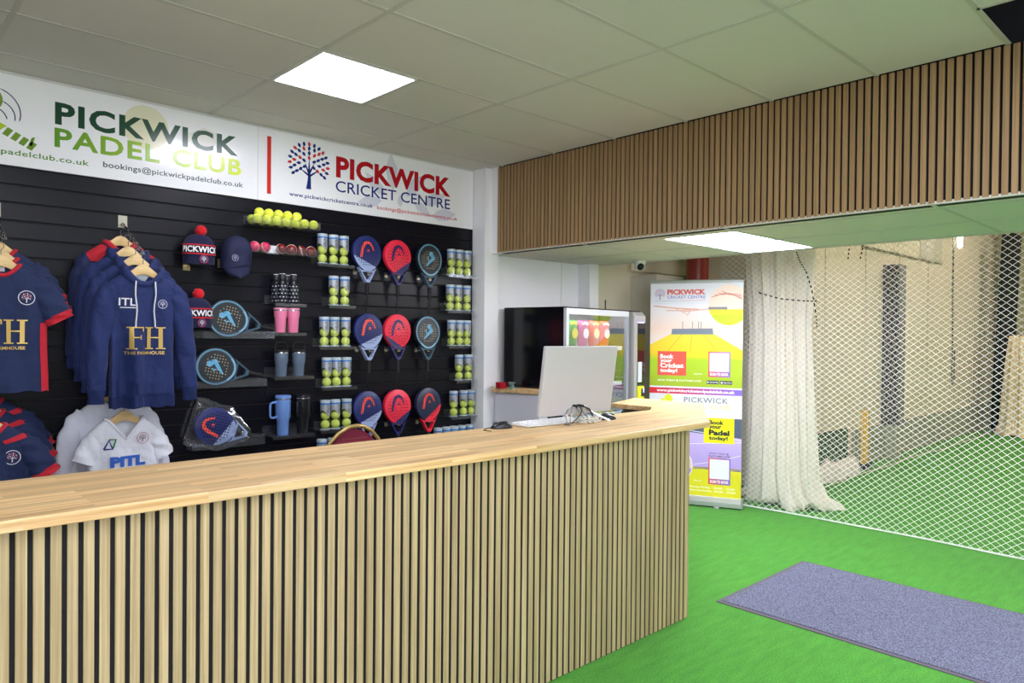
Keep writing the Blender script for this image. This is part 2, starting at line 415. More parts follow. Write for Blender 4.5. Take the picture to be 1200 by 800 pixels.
for i in range(len(XL)-1):
    for j in range(len(YL)-1):
        x0, x1, y0, y1 = XL[i], XL[i+1], YL[j+1], YL[j]
        cell = (round(x0, 3), round(y0, 3))
        if any(abs(cell[0]-a) < .01 and abs(cell[1]-b) < .01 for a, b in LIGHT_CELLS):
            tile(x0+.6, x1, y0, y1, ceil)
        elif abs(x0-1.783) < .01 and abs(y0-.306) < .01: tile(x0, 2.383, y0, y1, ceil)
        elif abs(x0-2.983) < .01 and abs(y0-.306) < .01:
            tile(x0, 3.583, y0, y1, ceil)
        else: tile(x0, x1, y0, y1, ceil)
# dark void above the ceiling, seen through the missing tile, with a cable tray
struct(MB().box((-2.5, -3.3, 3.75), (5.6, 4.95, 3.8)).link('ceiling_deck', mat('void_dark', (22, 24, 34), .9)))
t = thing('cable_tray', 'grey metal cable tray in the dark hole of the missing ceiling tile', 'cable tray', (3.86, .6, 3.2))
MB().box((-.24, -.9, 0), (-.06, .9, .012)).link('tray_base', mat('tray_grey', (120, 122, 130), .5, .3), t)
MB().box((-.245, -.9, 0), (-.24, .9, .05)).box((-.06, -.9, 0), (-.055, .9, .05)).link('tray_side', mat('tray_grey', (0, 0, 0)), t)

def ceiling_light(x0, y0, z, sx, sy, strength, label, parts=True, tint=(239, 239, 255)):
    t = thing('ceiling_light', label, 'ceiling light', (x0+sx/2, y0+sy/2, z))
    w, d = sx/2-.006, sy/2-.006
    fr = MB()
    fr.box((-w, -d, -.004), (w, -d+.014, .012)).box((-w, d-.014, -.004), (w, d, .012)).box((-w, -d+.014, -.004), (-w+.014, d-.014, .012)).box((w-.014, -d+.014, -.004), (w, d-.014, .012))
    fr.link('light_frame', mat('light_frame_white', (235, 235, 232), .4), t)
    MB().box((-w+.014, -d+.014, -.001), (w-.014, d-.014, .01)).link('diffuser', emit('panel_glow_%d_%d' % (round(strength*10), tint[2]), tint, strength), t)
    return t
ceiling_light(1.783, 3.306, ZC, .6, .6, PANEL_STRENGTH, 'square white light panel in the shop ceiling above the sign')
ceiling_light(2.383, .306, ZC, .6, .6, PANEL_STRENGTH, 'added unseen light panel overhead in front of the right end of the counter')  # this and the next four: unseen panels, added to light counter and sign
ceiling_light(.583, .306, ZC, .6, .6, PANEL_STRENGTH, 'added unseen light panel overhead in front of the left part of the counter')
ceiling_light(-.617, .906, ZC, .6, .6, PANEL_STRENGTH, 'added unseen light panel overhead at the left end of the counter')
ceiling_light(.583, -.894, ZC, .6, .6, PANEL_STRENGTH, 'added unseen light panel overhead in the middle of the shop')
ceiling_light(1.783, -1.494, ZC, .6, .6, PANEL_STRENGTH, 'added unseen light panel near the rear wall on the right')

# --- slatted bulkhead
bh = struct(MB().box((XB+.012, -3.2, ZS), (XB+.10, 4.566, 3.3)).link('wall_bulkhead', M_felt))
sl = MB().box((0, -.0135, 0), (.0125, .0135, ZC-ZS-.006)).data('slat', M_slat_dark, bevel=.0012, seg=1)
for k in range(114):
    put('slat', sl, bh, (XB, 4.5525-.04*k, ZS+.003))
struct(MB().box((XB-.001, 4.566, ZS), (XB+.10, 4.643, 3.3)).link('wall_bulkhead_end', M_white))

# --- lowered ceiling beside the nets
sof = bpy.data.objects.new('ceiling_lowered', None); COL.objects.link(sof); struct(sof); sof.location = (0, 0, ZS)
SX = [4.115, 4.29, 4.885, 5.48, 5.55]
SY = [4.73, 3.635, 2.435, 1.235, .035, -1.165, -2.365, -3.2]
for j in range(len(SY)-1):
    for i in range(len(SX)-1):
        x0, x1, y0, y1 = SX[i], SX[i+1], SY[j+1], SY[j]
        if i in (1, 2) and j == 1: tile(x0, x1, 3.02, y1, sof)
        elif i in (1, 2) and j == 4: tile(x0, x1, y0, -.565, sof)
        else: tile(x0, x1, y0, y1, sof)
sb = MB()
for x in SX[1:-1]: sb.box((x-.011, -3.2, -.002), (x+.011, 4.73, .003))
for y in SY[1:-1]: sb.box((4.115, y-.011, -.0015), (5.55, y+.011, .003))
sb.box((4.29, 3.009, -.0015), (5.48, 3.031, .003))
sb.box((5.535, -3.2, -.003), (5.56, 4.73, .02)).box((4.115, -3.2, -.003), (4.135, 4.566, .004))
sb.link('ceiling_bars', M_grid, sof)
ceiling_light(4.29, 2.435, ZS, .595, .585, SOFFIT_STRENGTH, 'square light panel of the lowered ceiling, the one beside the slatted bulkhead', tint=(243, 242, 255))
ceiling_light(4.885, 2.435, ZS, .595, .585, SOFFIT_STRENGTH, 'square light panel of the lowered ceiling, the one nearer the white net', tint=(243, 242, 255))
ceiling_light(4.29, -1.165, ZS, .595, .6, SOFFIT_STRENGTH, 'square light panel of the lowered ceiling, far right by the bulkhead', tint=(243, 242, 255))
ceiling_light(4.885, -1.165, ZS, .595, .6, SOFFIT_STRENGTH, 'square light panel of the lowered ceiling, far right by the net', tint=(243, 242, 255))
struct(MB().box((5.55, -3.3, ZS+.02), (5.62, 4.73, 4.6)).link('wall_fascia', M_white))

# --- white boarded wall behind the vending machine, pilaster and recess towards the hall
M_cream = mat('cream_paint', (222, 212, 192), .6, var=.02, vscale=(2, 2, 2))
M_beige = mat('beige_hall_wall', (222, 206, 182), .75, var=.03, vscale=(1.5, 1.5, 1.5))
wr = struct(MB().box((4.205, 4.742, 0), (7.3, 4.85, 4.6)).link('wall_right', M_cream))
for a, b in ((4.2, 5.097), (5.103, 5.50)):
    MB().box((a, 4.73, .1), (b, 4.742, ZS+.02)).link('wall_panel', M_white, wr, bevel=.0015, seg=1)
struct(MB().box((5.34, 4.58, 0), (5.475, 4.742, ZS)).link('wall_pilaster', M_white, bevel=.003))
struct(MB().box((7.2, 3.72, 0), (7.3, 4.742, 4.6)).link('wall_recess', M_cream))
boxed = struct(MB().box((6.2, 4.41, 0), (6.66, 4.74, 2.245)).link('trim_2', mat('duct_grey', (205, 202, 194), .6), bevel=.003))
MB().box((6.15, 4.70, ZS), (7.2, 4.74, 2.42)).link('cable_trunking', M_cream, wr)

# --- the sports hall beyond the nets
hw = struct(MB().box((7.2, 3.62, 0), (15.9, 3.72, 4.6)).link('wall_hall_side', M_beige))
for x in (8.4, 9.6, 10.8, 12.0, 13.2, 14.4):
    MB().box((x-.006, 3.612, .45), (x+.006, 3.62, 2.75)).link('panel_seam', mat('seam_beige', (176, 160, 138), .8), hw)
MB().box((9.45, 3.60, 2.755), (12.6, 3.62, 2.772)).link('wall_ledge', mat('ledge_brown', (118, 104, 88), .7), hw)
MB().box((9.45, 3.60, 2.775), (12.6, 3.62, 4.2)).link('upper_panel', mat('upper_panel_beige', (226, 212, 190), .7), hw)
MB().box((11.55, 3.59, 2.785), (12.55, 3.60, 4.2)).link('vent_panel', mat('vent_grey', (196, 186, 170), .7), hw)
bb = MB()
for k in range(6): bb.box((9.25+k*1.04, 3.585, .0), (9.25+(k+1)*1.04-.012, 3.62, .45))
bb.link('baseboard_hall', mat('dado_greygreen', (158, 158, 136), .85), None, bevel=.006, seg=1); struct(bpy.data.objects['baseboard_hall'])
struct(MB().box((15.8, -6.1, 0), (15.9, 3.72, 4.6)).link('wall_hall_end', M_beige))
struct(MB().box((5.55, -6.1, 0), (15.9, -6.0, 4.6)).link('wall_hall_far', M_beige))
struct(MB().box((5.55, -6.1, 4.6), (15.9, 4.85, 4.7)).link('ceiling_hall', mat('hall_ceiling', (225, 218, 205), .8)))
struct(MB().box((5.55, -6.1, 0), (5.62, -3.2, 4.6)).link('wall_hall_near', M_beige))
for i, (x, y) in enumerate(((7.6, 1.2), (10.4, 1.2), (13.2, 1.2), (7.6, -2.6), (11.4, -2.6))):
    ceiling_light(x, y, 4.58, 1.2, .6, HALL_STRENGTH, ['hall ceiling light over the net by the shop', 'hall ceiling light over the middle of the lane', 'hall ceiling light over the far end of the lane', 'hall ceiling light over the near next lane', 'hall ceiling light over the far next lane'][i], tint=(255, 240, 226))

# ================================================================== reception counter
YC = 2.286      # slat face of the counter
cnt = thing('reception_counter', 'long reception counter clad in vertical oak slats on black backing', 'counter', (1.5, YC+.3, 0))
body = [(-.75-1.5, .012-.3), (3.535-1.5, .012-.3), (4.56-1.5, .735-.3), (4.56-1.5, 1.13-.3), (4.22-1.5, 1.0-.3), (4.22-1.5, .78-.3), (3.9-1.5, .52-.3), (-.75-1.5, .52-.3)]
MB().prism(body, 0, 1.078, 'xy').link('carcass', mat('carcass_grey', (120, 118, 112), .6), cnt)
MB().prism([(-.75-1.5, .0115-.3), (3.53-1.5, .0115-.3), (3.53-1.5, .004-.3), (-.75-1.5, .004-.3)], .002, 1.076, 'xy').link('backing_panel', M_felt, cnt)
csl = MB().box((-.0135, -.0, .004), (.0135, .012, 1.077)).data('slat', M_slat, bevel=.0012, seg=1)
for k in range(-26, 80):
    put('slat', csl, cnt, (.363+.04*k-1.5, -.3, 0))
# slats of the angled end
da = math.atan2(.723, 1.025); L = math.hypot(.723, 1.025)
for k in range(31):
    d = .02+.04*k
    put('slat', csl, cnt, (3.543+math.cos(da)*d-1.5+math.sin(da)*.006, math.sin(da)*d-.3-math.cos(da)*.002, 0), (0, 0, da))
wt = [(-.8, 2.257), (3.715, 2.257), (4.64, 2.905), (4.66, 3.51), (4.14, 3.335), (4.15, 2.985), (3.97, 2.865), (-.8, 2.865)]
tag(MB().prism([(x-1.5, y-2.56) for x, y in wt], 0, .034, 'xy').link('counter_worktop', M_oak, None, bevel=.004, loc=(1.5, 2.56, 1.078)), 'long oak butcher-block worktop on the slatted counter', 'worktop')
ZT = 1.112

# low oak bar by the column, with its light grey cabinet
t = thing('side_cabinet', 'light grey cabinet under the short oak shelf by the white column', 'cabinet', (4.2, 4.4, 0))
MB().prism([(-.06, .19), (.055, -.22), (.15, -.22), (.10, .235), (-.04, .235)], 0, 1.112, 'xy').link('cabinet_body', mat('cabinet_grey', (212, 214, 222), .45), t)
tag(MB().prism([(-.10, .20), (.045, -.25), (.158, -.25), (.10, .237), (-.04, .237)], 0, .036, 'xy').link('side_worktop', M_oak, None, bevel=.003, loc=(4.2, 4.4, 1.113)), 'short oak shelf beside the black side of the vending machine', 'worktop')
t = thing('tape_roll', 'shiny red roll of tape on the short oak shelf by the column', 'tape', (4.145, 4.535, 1.149))
MB().lathe([(.022, 0), (.047, 0), (.047, .05), (.022, .05), (.022, 0)], 28, cap0=False, cap1=False).link('tape', mat('red_gloss', (170, 20, 36), .18), t, smooth=40)
MB().lathe([(.0, .004), (.0222, .004), (.0222, .046), (.0, .046)], 20).link('core', mat('red_core', (120, 14, 26), .5), t, smooth=40)
t = thing('small_tin', 'small teal and silver pot behind the red tape roll', 'pot', (4.20, 4.46, 1.149))
MB().lathe([(.028, 0), (.03, .002), (.03, .044)], 20).link('pot_body', mat('teal_gloss', (70, 140, 132), .25), t, smooth=40)
MB().lathe([(.031, .044), (.031, .052), (.028, .054)], 20).link('lid', M_steel, t, smooth=40)
MB().lathe([(.0305, .016), (.0305, .032)], 20, cap0=False, cap1=False).link('band', M_chrome, t, smooth=60)

# ---- computer, keyboard, mice and leads on the counter
ta = R(-7.8)
pc = thing('desktop_computer', 'white all-in-one computer with its back to the room on the counter', 'computer', (3.085, 2.735, ZT), (0, 0, R(-1.5)))
M_imac = mat('pearl_plastic', (188, 187, 188), .38)
rt = (R(8), 0, 0)
MB().box((-.297, -.012, 0), (.297, .014, .392)).link('screen_housing', M_imac, pc, bevel=.006, seg=3, loc=(0, .012, .045), rot=rt)
MB().box((-.285, .0142, .014), (.285, .016, .38)).link('screen', mat('dark_glass', (8, 9, 11), .1), pc, loc=(0, .012, .045), rot=rt)
MB().stroke([(.04+.028*math.cos(2*PI*k/24), .17+.03*math.sin(2*PI*k/24)) for k in range(25)], .002, -.0124).link('rear_emblem', mat('pearl_emblem', (176, 176, 177), .4), pc, loc=(0, .012, .045), rot=rt)
pn = MB(); pn.stroke([(-.275, .27), (-.225, .27), (-.225, .14), (-.275, .14)], .0025, -.0124); pn.stroke([(-.262, .255), (-.262, .15)], .002, -.0124)
pn.link('vent_outline', mat('pearl_outline', (186, 186, 184), .5), pc, loc=(0, .012, .045), rot=rt)  # vent lines in a slightly darker pearl than the housing
po = MB()
for x in (-.035, -.01, .035, .05, .065): po.disc(x, .052, .0042, -.0125, 8)

po.link('ports', mat('port_dark', (60, 60, 64), .5), pc, loc=(0, .012, .045), rot=rt)
for s in (-1, 1):
    MB().tube([(s*.05, -.01, .095), (s*.09, -.045, .05), (s*.16, -.10, .006), (s*.175, -.10, .006), (s*.11, -.02, .05), (s*.07, .0, .08)], .0042, 8, True).link('stand_leg', M_chrome, pc, smooth=60)
MB().tube([(-.02, -.0, .10), (-.02, -.05, .05), (-.03, -.12, .006), (.015, -.12, .006), (.01, -.05, .05), (.01, 0, .10)], .0038, 8).link('stand_leg', M_chrome, pc, smooth=60)
for x, m_ in ((-.035, -1), (.0, 1)):
    MB().tube([(x, .002, .095), (x, -.03, .097), (x+m_*.012, -.045, .092)], .0065, 8).link('plug', M_black, pc, smooth=60)
MB().tube([(-.025, -.045, .093), (-.012, -.055, .085), (-.03, -.06, .05), (-.10, -.07, .012), (-.16, -.06, .004)], .003, 6).link('power_lead', M_black, pc, smooth=60)
MB().tube([(.012, -.045, .092), (.055, -.05, .075), (.075, -.055, .035), (.05, -.06, .012), (.0, -.055, .02)], .0045, 6).link('power_lead', M_black, pc, smooth=60)
random.seed(3)
coil = []
for i in range(90):
    a = i*.42; coil.append((.02+.075*math.cos(a)*(1+.25*math.sin(i*.7)), -.085+.028*math.sin(a), .008+.012*(1+math.sin(a*1.3+i*.05))))
MB().tube(coil, .0024, 5).link('white_lead', mat('white_lead', (214, 212, 205), .5), pc, smooth=60)
kb = thing('keyboard', 'slim white keyboard on the counter below the white computer', 'keyboard', (2.90, 2.775, ZT), (0, 0, R(-2)))
MB().prism([(-.065, .003), (.065, .003), (.065, .02), (-.065, .008)], -.22, .22, 'yz').link('keyboard_case', mat('keyboard_white', (225, 225, 224), .4), kb, bevel=.002)
key = MB().box((-.0075, -.0068, 0), (.0075, .0068, .004)).data('key', mat('key_white', (236, 236, 236), .45))
for r_ in range(5):
    for c_ in range(21):
        y = -.048+.022*r_; put('key', key, kb, (-.2+.02*c_, y, .0088+(y+.065)*.0923), (R(5.3), 0, 0))
for x in (-.17, .17): MB().box((x-.012, -.058, 0), (x+.012, -.048, .0045)).link('foot', M_black, kb)
for x in (-.17, .17): MB().box((x-.012, .04, 0), (x+.012, .05, .0055)).link('foot', M_black, kb)
def mouse(label, loc, rz):
    t = thing('computer_mouse', label, 'mouse', loc, (0, 0, rz))
    mb = MB(); rings = []
    for i in range(9):
        u = i/8; x = -.06+.12*u; hw = .034*math.sin(PI*min(.97, max(.03, u)))**.42; hh = .038*(math.sin(PI*(.06+.88*u**.8)))**.7
        rings.append([(x, hw*math.cos(a), hh*max(0, math.sin(a))**.8+.0005) for a in [PI*k/10 for k in range(11)]])
    mb.loft(rings, False, True, True); mb.link('mouse_shell', mat('mouse_black', (26, 28, 33), .35), t, smooth=60)
    MB().tube([(.03, 0, .034), (.05, 0, .026)], .004, 8).link('wheel', mat('wheel_grey', (70, 74, 80), .4), t)
    MB().tube([(-.02, .014, .0385), (.0, .0145, .0385), (.03, .0135, .033)], .0012, 4).link('silver_line', M_chrome, t)
    return t
m1 = mouse('black computer mouse lying left of the white keyboard', (2.565, 2.80, ZT), R(165))
MB().tube([(.058, 0, .008), (.10, .01, .003), (.13, .05, .003), (.11, .10, .003), (.05, .16, .003)][:4], .002, 5).link('mouse_lead', M_black, m1)
m2 = mouse('black computer mouse right of the wire stand of the computer', (3.315, 2.70, ZT), R(-15))
MB().tube([(-.058, 0, .01), (-.10, .0, .02), (-.16, .02, .012), (-.2, .03, .004)], .002, 5).link('mouse_lead', M_black, m2)

# ---- banquet chair behind the counter
ch = thing('banquet_chair', 'banquet chair with burgundy dotted back and gold frame behind the counter', 'chair', (2.61, 4.36, 0))
M_gold = mat('gold_frame', (196, 168, 104), .38, .6); M_burg = mat('burgundy_fabric', (128, 30, 58), .85, var=.08, vscale=(60, 60, 60), bump=.3, bscale=400)
bk = [(-.215, .62), (-.215, .80), (-.19, .865), (-.13, .925), (-.06, .962), (0, .972), (.06, .962), (.13, .925), (.19, .865), (.215, .80), (.215, .62)]
bi = [(x*.9, .62+(z-.62)*.93) for x, z in bk]
MB().tube([(x, .03-.06*(z-.62)/.35, z) for x, z in bk], .0135, 8).link('back_frame', M_gold, ch, smooth=60)
MB().prism(bi, -.022, .018).link('backrest', M_burg, ch, bevel=.008, loc=(0, .005, 0))
dots = MB()
for i in range(-9, 10):
    for j in range(14):
        x, z = i*.02+(j % 2)*.01, .64+j*.022
        if abs(x) < .18 and z < .90-.5*max(0, abs(x)-.06): dots.disc(x, z, .0022, -.0175, 6)
stuff(dots.link('gold_dots', mat('gold_thread', (206, 170, 110), .6), ch))
MB().box((-.21, -.22, .44), (.21, .2, .5)).link('seat', M_burg, ch, bevel=.02)
MB().box((-.215, -.225, .42), (.215, .205, .44)).link('seat_frame', M_gold, ch)
for sx in (-1, 1):
    MB().tube([(sx*.2, -.2, .43), (sx*.21, -.22, 0)], .012, 8).link('leg', M_gold, ch, smooth=60)
    MB().tube([(sx*.215, .03, .62), (sx*.21, .13, .43), (sx*.21, .22, 0)], .012, 8).link('leg', M_gold, ch, smooth=60)

# ================================================================== sign over the display wall
SG = Vector((1.87, YW-.0005, 2.514))
sg = thing('shop_sign', 'long white sign with green and red club lettering above the black display wall', 'sign', SG)
M_sign = mat('sign_white', (240, 240, 243), .16, coat=.3)
def sx(x): return x-SG.x
def sz(z): return z-SG.z
MB().box((sx(-.4), -.018, 0), (sx(2.112), 0, .508)).link('sign_panel', M_sign, sg, bevel=.001, seg=1)
MB().box((sx(2.1135), -.018, 0), (sx(4.036), 0, .508)).link('sign_panel', M_sign, sg, bevel=.001, seg=1)
MB().box((sx(-.4), -.021, .497), (sx(4.036), -.0178, .511)).link('top_trim', mat('trim_pale', (205, 204, 200), .4), sg)
YS = -.0186
inkc = dict(rough=.22)
G1 = ramp('ink_dark_green', [(0, (26, 66, 46)), (1, (34, 84, 56))], 0, -1, 1, .22)
G2 = ramp('ink_green_lime', [(0, (92, 148, 44)), (.45, (150, 186, 50)), (1, (206, 220, 40))], 0, sx(.91), sx(2.0), .22)
write('PICKWICK', sx(.917), sz(2.783), 1.056, .130, YS, G1, sg, .035, 1.12)
write('PADEL', sx(.915), sz(2.655), .565, .110, YS, G2, sg, .026, 1.1); write('CLUB', sx(1.555), sz(2.655), .442, .110, YS, G2, sg, .026, 1.1)
write('www.pickwickpadelclub.co.uk', sx(.26), sz(2.563), .83, .040, YS, mat('ink_green', (98, 140, 62), .22), sg, .018, 1.08)
write('bookings@pickwickpadelclub.co.uk', sx(1.164), sz(2.570), .846, .046, YS, mat('ink_grey_green', (62, 82, 80), .22), sg, .016, 1.05)
MB().flat([(sx(2.177), sz(2.565)), (sx(2.206), sz(2.565)), (sx(2.206), sz(2.962)), (sx(2.177), sz(2.962))], YS).link('red_divider', mat('ink_red', (206, 48, 36), .22), sg)
tree_mark(sx(2.492), sz(2.640), .325, YS, sg, mat('ink_navy', (26, 46, 120), .22), mat('ink_navy', (26, 46, 120), .22), mat('ink_leaf_red', (204, 54, 66), .22))
write('PICKWICK', sx(2.708), sz(2.759), 1.078, .160, YS, mat('ink_deep_red', (176, 14, 28), .22), sg, .042, 1.05)
write('CRICKET', sx(2.706), sz(2.654), .535, .084, YS, mat('ink_navy2', (32, 42, 118), .22), sg, .008, 1.02); write('CENTRE', sx(3.285), sz(2.654), .498, .084, YS, mat('ink_navy2', (32, 42, 118), .22), sg, .008, 1.02)
write('www.pickwickcricketcentre.co.uk', sx(2.340), sz(2.564), .688, .038, YS, mat('ink_navy2', (0, 0, 0)), sg, .018, 1.05)
write('bookings@pickwickcricketcentre.co.uk', sx(3.065), sz(2.561), .797, .038, YS, mat('ink_leaf_red', (0, 0, 0)), sg, .014, 1.05)
# faint watermark leaves and ball under the lettering
wm = MB()
for x, z, l, w, a in ((3.20, 2.88, .30, .11, 95), (3.05, 2.76, .24, .09, 140), (3.42, 2.80, .26, .10, 50), (3.62, 2.72, .26, .1, 25), (3.0, 2.62, .22, .09, 190), (3.72, 2.60, .26, .1, 10), (3.50, 2.62, .2, .08, -30), (3.28, 2.66, .1, .05, 90)):
    wm.flat(leaf(sx(x), sz(z), l, w, R(a)), -.0183)
wm.link('watermark_leaves', mat('ink_watermark', (212, 212, 224), .22), sg)
MB().disc(sx(1.40), sz(2.86), .135, -.0182, 28).link('watermark_ball', mat('ink_watermark_lime', (224, 222, 192), .22), sg)
MB().flat([(sx(1.62), sz(2.86)), (sx(1.75), sz(2.93)), (sx(1.87), sz(2.90)), (sx(1.80), sz(2.80)), (sx(1.70), sz(2.78))], -.0182).link('watermark_ball', mat('ink_watermark_grey', (222, 221, 214), .22), sg)
# racket emblem at the left end: ball, speed arcs and striped handle
MB().disc(sx(.60), sz(2.862), .072, YS, 24).link('emblem_ball', mat('ink_ball', (128, 150, 60), .22), sg)
ar = MB()
for cx, cz, r_, a0, a1 in ((.625, 2.80, .128, 75, -18), (.64, 2.775, .088, 70, -10), (.62, 2.75, .072, 75, 10)):
    ar.stroke([(sx(p[0]), sz(p[1])) for p in circ(cx, cz, r_, 14, R(a0), R(a1))], [.002]+[.006]*13+[.002], YS)
ar.link('emblem_arcs', mat('ink_slate', (52, 66, 92), .22), sg)
MB().flat([(sx(.45), sz(2.86)), (sx(.655), sz(2.742)), (sx(.69), sz(2.726)), (sx(.655), sz(2.695)), (sx(.42), sz(2.76))], YS).link('emblem_handle', mat('ink_lime', (176, 200, 40), .22), sg)
hd = MB()
for k in range(4):
    x = .668+k*.037; z = 2.724-k*.019
    hd.flat([(sx(x), sz(z-.044)), (sx(x+.026), sz(z-.056)), (sx(x+.052), sz(z-.016)), (sx(x+.026), sz(z-.003))], YS)
hd.flat([(sx(.79), sz(2.642)), (sx(.806), sz(2.634)), (sx(.822), sz(2.69)), (sx(.806), sz(2.684))], YS)
hd.link('emblem_grip', mat('ink_leafgreen', (110, 146, 40), .22), sg)

# ================================================================== goods on the display wall
# ---- clear shelves hooked into the grooves
def shelf(name, label, x0, x1, z, depth, lip=.022, back=.06, group=None, sides=False):
    t = thing(name, label, 'shelf', ((x0+x1)/2, YW-.002, z), group=group)
    w = (x1-x0)/2
    MB().box((-w, -depth, -.004), (w, 0, 0)).link('shelf_plate', M_clear, t)
    MB().box((-w, -.004, 0), (w, 0, back)).link('back_plate', M_clear, t)
    MB().box((-w, -depth-.003, -.022 if lip < 0 else -.004), (w, -depth, max(lip, 0))).link('front_lip', M_clear, t)
    if sides:
        for s in (-1, 1): MB().box((s*w-.0015, -depth, 0), (s*w+.0015, -.004, .045)).link('side_plate', M_clear, t)
    return t

# ---- tubes of tennis balls
M_felt_ball = mat('tennis_felt', (226, 234, 70), .9, var=.05, vscale=(60, 60, 60), bump=.35, bscale=500)
M_tubeball = mat('tube_ball', (226, 232, 110), .85)
M_tube = clear('tube_plastic', (238, 244, 244), .03, .1, .4)
M_lid = mat('tube_lid', (186, 200, 206), .35)
M_blue = mat('tube_blue_band', (58, 120, 190), .35)
M_silver = mat('tube_label', (166, 171, 178), .4, .3)
def label_mesh():
    mb = MB(); n = 28; lo = []; hi = []
    for j in range(n):
        a = 2*PI*j/n; z = .122+.022*math.sin(2*a+.5)
        lo.append((.0362*math.cos(a), .0362*math.sin(a), z)); hi.append((.0362*math.cos(a), .0362*math.sin(a), .184))
    return mb.loft([lo, hi], True, False, False)
def head_mesh():
    v, f = text_mesh('HEAD', .03, 1.0); xs = [p[0] for p in v]; ys = [p[1] for p in v]; ax, bx, ay, by = min(xs), max(xs), min(ys), max(ys)
    out = []
    for p in v:
        t = (p[0]-ax)/(bx-ax); u = (p[1]-ay)/(by-ay)
        ang = R(-78)+(.5-u)*.021/.0366
        out.append((.0366*math.cos(ang), .0366*math.sin(ang), .120+t*.060))
    mb = MB(); mb.add(out, f); return mb
cyl = lambda r, a, b, n=24, cap=False: MB().lathe([(r, a), (r, b)], n, cap0=cap, cap1=cap)
can_me = dict(body=cyl(.0357, .004, .2).data('tube_wall', M_tube, 60), base=MB().lathe([(.034, 0), (.0365, .002), (.0365, .007)], 24).data('base', M_lid, 40),
    lid=MB().lathe([(.0365, .196), (.037, .199), (.037, .213), (.034, .216)], 24).data('lid', M_lid, 40), band=cyl(.0364, .184, .196).data('band', M_blue, 60),
    label=label_mesh().data('label', M_silver, 60), head=head_mesh().data('lettering', mat('label_black', (24, 26, 34), .4)),
    ball=MB().ball((0, 0, 0), .0328, 14, 9).data('ball', M_tubeball, 60))
def can(x, z, label, group, y=YW-.06, rz=0):
    t = thing('ball_tube', label, 'tennis balls', (x, y, z), (0, 0, rz), group)
    for k, nm in (('body', 'tube_wall'), ('base', 'base'), ('lid', 'lid'), ('band', 'band'), ('label', 'label'), ('head', 'lettering')): put(nm, can_me[k], t)
    for i in range(3): put('ball', can_me['ball'], t, (0, 0, .038+.0655*i))
    return t
rows = {'left': [([2.578, 2.668, 2.754], 2.107), ([2.672, 2.764], 1.808), ([2.598, 2.682, 2.773], 1.507), ([2.62, 2.699, 2.783], 1.210), ([2.610, 2.693, 2.786], .900), ([2.585, 2.67, 2.755], .617)],
        'right': [([3.770, 3.857, 3.942], 2.100), ([3.760, 3.846, 3.940], 1.803), ([3.777, 3.864, 3.944], 1.507), ([3.862, 3.962], 1.215), ([3.806, 3.913, 3.998], .910), ([3.642, 3.731, 3.813, 3.897, 3.983], .612)]}
ordw = ['topmost', 'second from top', 'third from top', 'fourth from top', 'fifth from top', 'bottom']
for side, rr in rows.items():
    for i, (xs, z) in enumerate(rr):
        beside = 'left of the rackets' if side == 'left' else 'by the white column'
        for k, x in enumerate(xs):
            pos = {2: ['left', 'right'], 3: ['left', 'middle', 'right'], 5: ['first', 'second', 'third', 'fourth', 'fifth']}[len(xs)][k]
            can(x, z, '%s tube of tennis balls on the %s shelf %s' % (pos, ordw[i], beside), 'tubes of tennis balls', rz=R(random.uniform(-14, 14)))
        shelf('clear_shelf', 'clear acrylic ball tube shelf %s, %s' % (beside, ordw[i]), xs[0]-.06, min(xs[-1]+.065, 4.034), z-.0003, .105, lip=-.02, group='clear shelves for ball tubes')

# ---- tray of loose tennis balls, tray of cricket balls
shelf('ball_tray', 'clear acrylic tray of loose yellow balls right under the sign', 2.02, 2.52, 2.338, .135, lip=.05, back=.06, sides=True)
bm = MB().ball((0, 0, 0), .033, 18, 11).data('ball_felt', M_felt_ball, 60)
sm_ = MB()
for s in (-1, 1): sm_.tube([(s*.0331*math.cos(a)*.55+s*.015*math.cos(2*a)*.2, .0331*math.sin(a), .0331*.83*math.cos(a)) for a in [2*PI*k/20 for k in range(20)]], .0009, 4, True)
sm = sm_.data('seam', mat('seam_white', (240, 242, 200), .8))
balls = [(2.065+.0685*i, .036, 2.371) for i in range(7)]+[(2.07+.069*i, .101, 2.371) for i in range(7)]+[(2.10+.0685*i, .066, 2.420) for i in range(5)]
on_ = ['first', 'second', 'third', 'fourth', 'fifth', 'sixth', 'seventh']
for i, (x, d, z) in enumerate(balls):
    if i == 6: continue
    rowname = 'back row' if i < 7 else 'front row' if i < 14 else 'top row'
    b = thing('tennis_ball', 'loose yellow tennis ball under the sign, %s of the %s' % (on_[i if i < 7 else i-7 if i < 14 else i-14], rowname), 'tennis ball', (x, YW-.004-d, z), (random.uniform(0, 6), random.uniform(0, 6), random.uniform(0, 6)), 'loose tennis balls in the tray')
    put('ball_felt', bm, b); put('seam', sm, b)
shelf('ball_tray', 'clear acrylic tray holding pink and dark red cricket balls', 2.02, 2.525, 2.150, .11, lip=.045, back=.05, sides=True)
def cricket_ball(x, label, group, m):
    t = thing('cricket_ball', label, 'cricket ball', (x, YW-.058, 2.1875), (R(70), R(20), random.uniform(0, 3)), group)
    put('leather', MB().ball((0, 0, 0), .0362, 18, 11).data('leather', m, 60), t)
    s = MB()
    for z in (-.004, 0, .004): s.tube([(.0363*math.cos(a), .0363*math.sin(a), z) for a in [2*PI*k/24 for k in range(24)]], .0008, 4, True)
    s.link('seam', mat('seam_cream', (230, 210, 190), .7), t)
for k_, x in enumerate((2.075, 2.149)): cricket_ball(x, '%s of the two pink cricket balls in the lower tray' % ('left', 'right')[k_], 'pink cricket balls', mat('pink_leather', (226, 40, 92), .3, coat=.3))
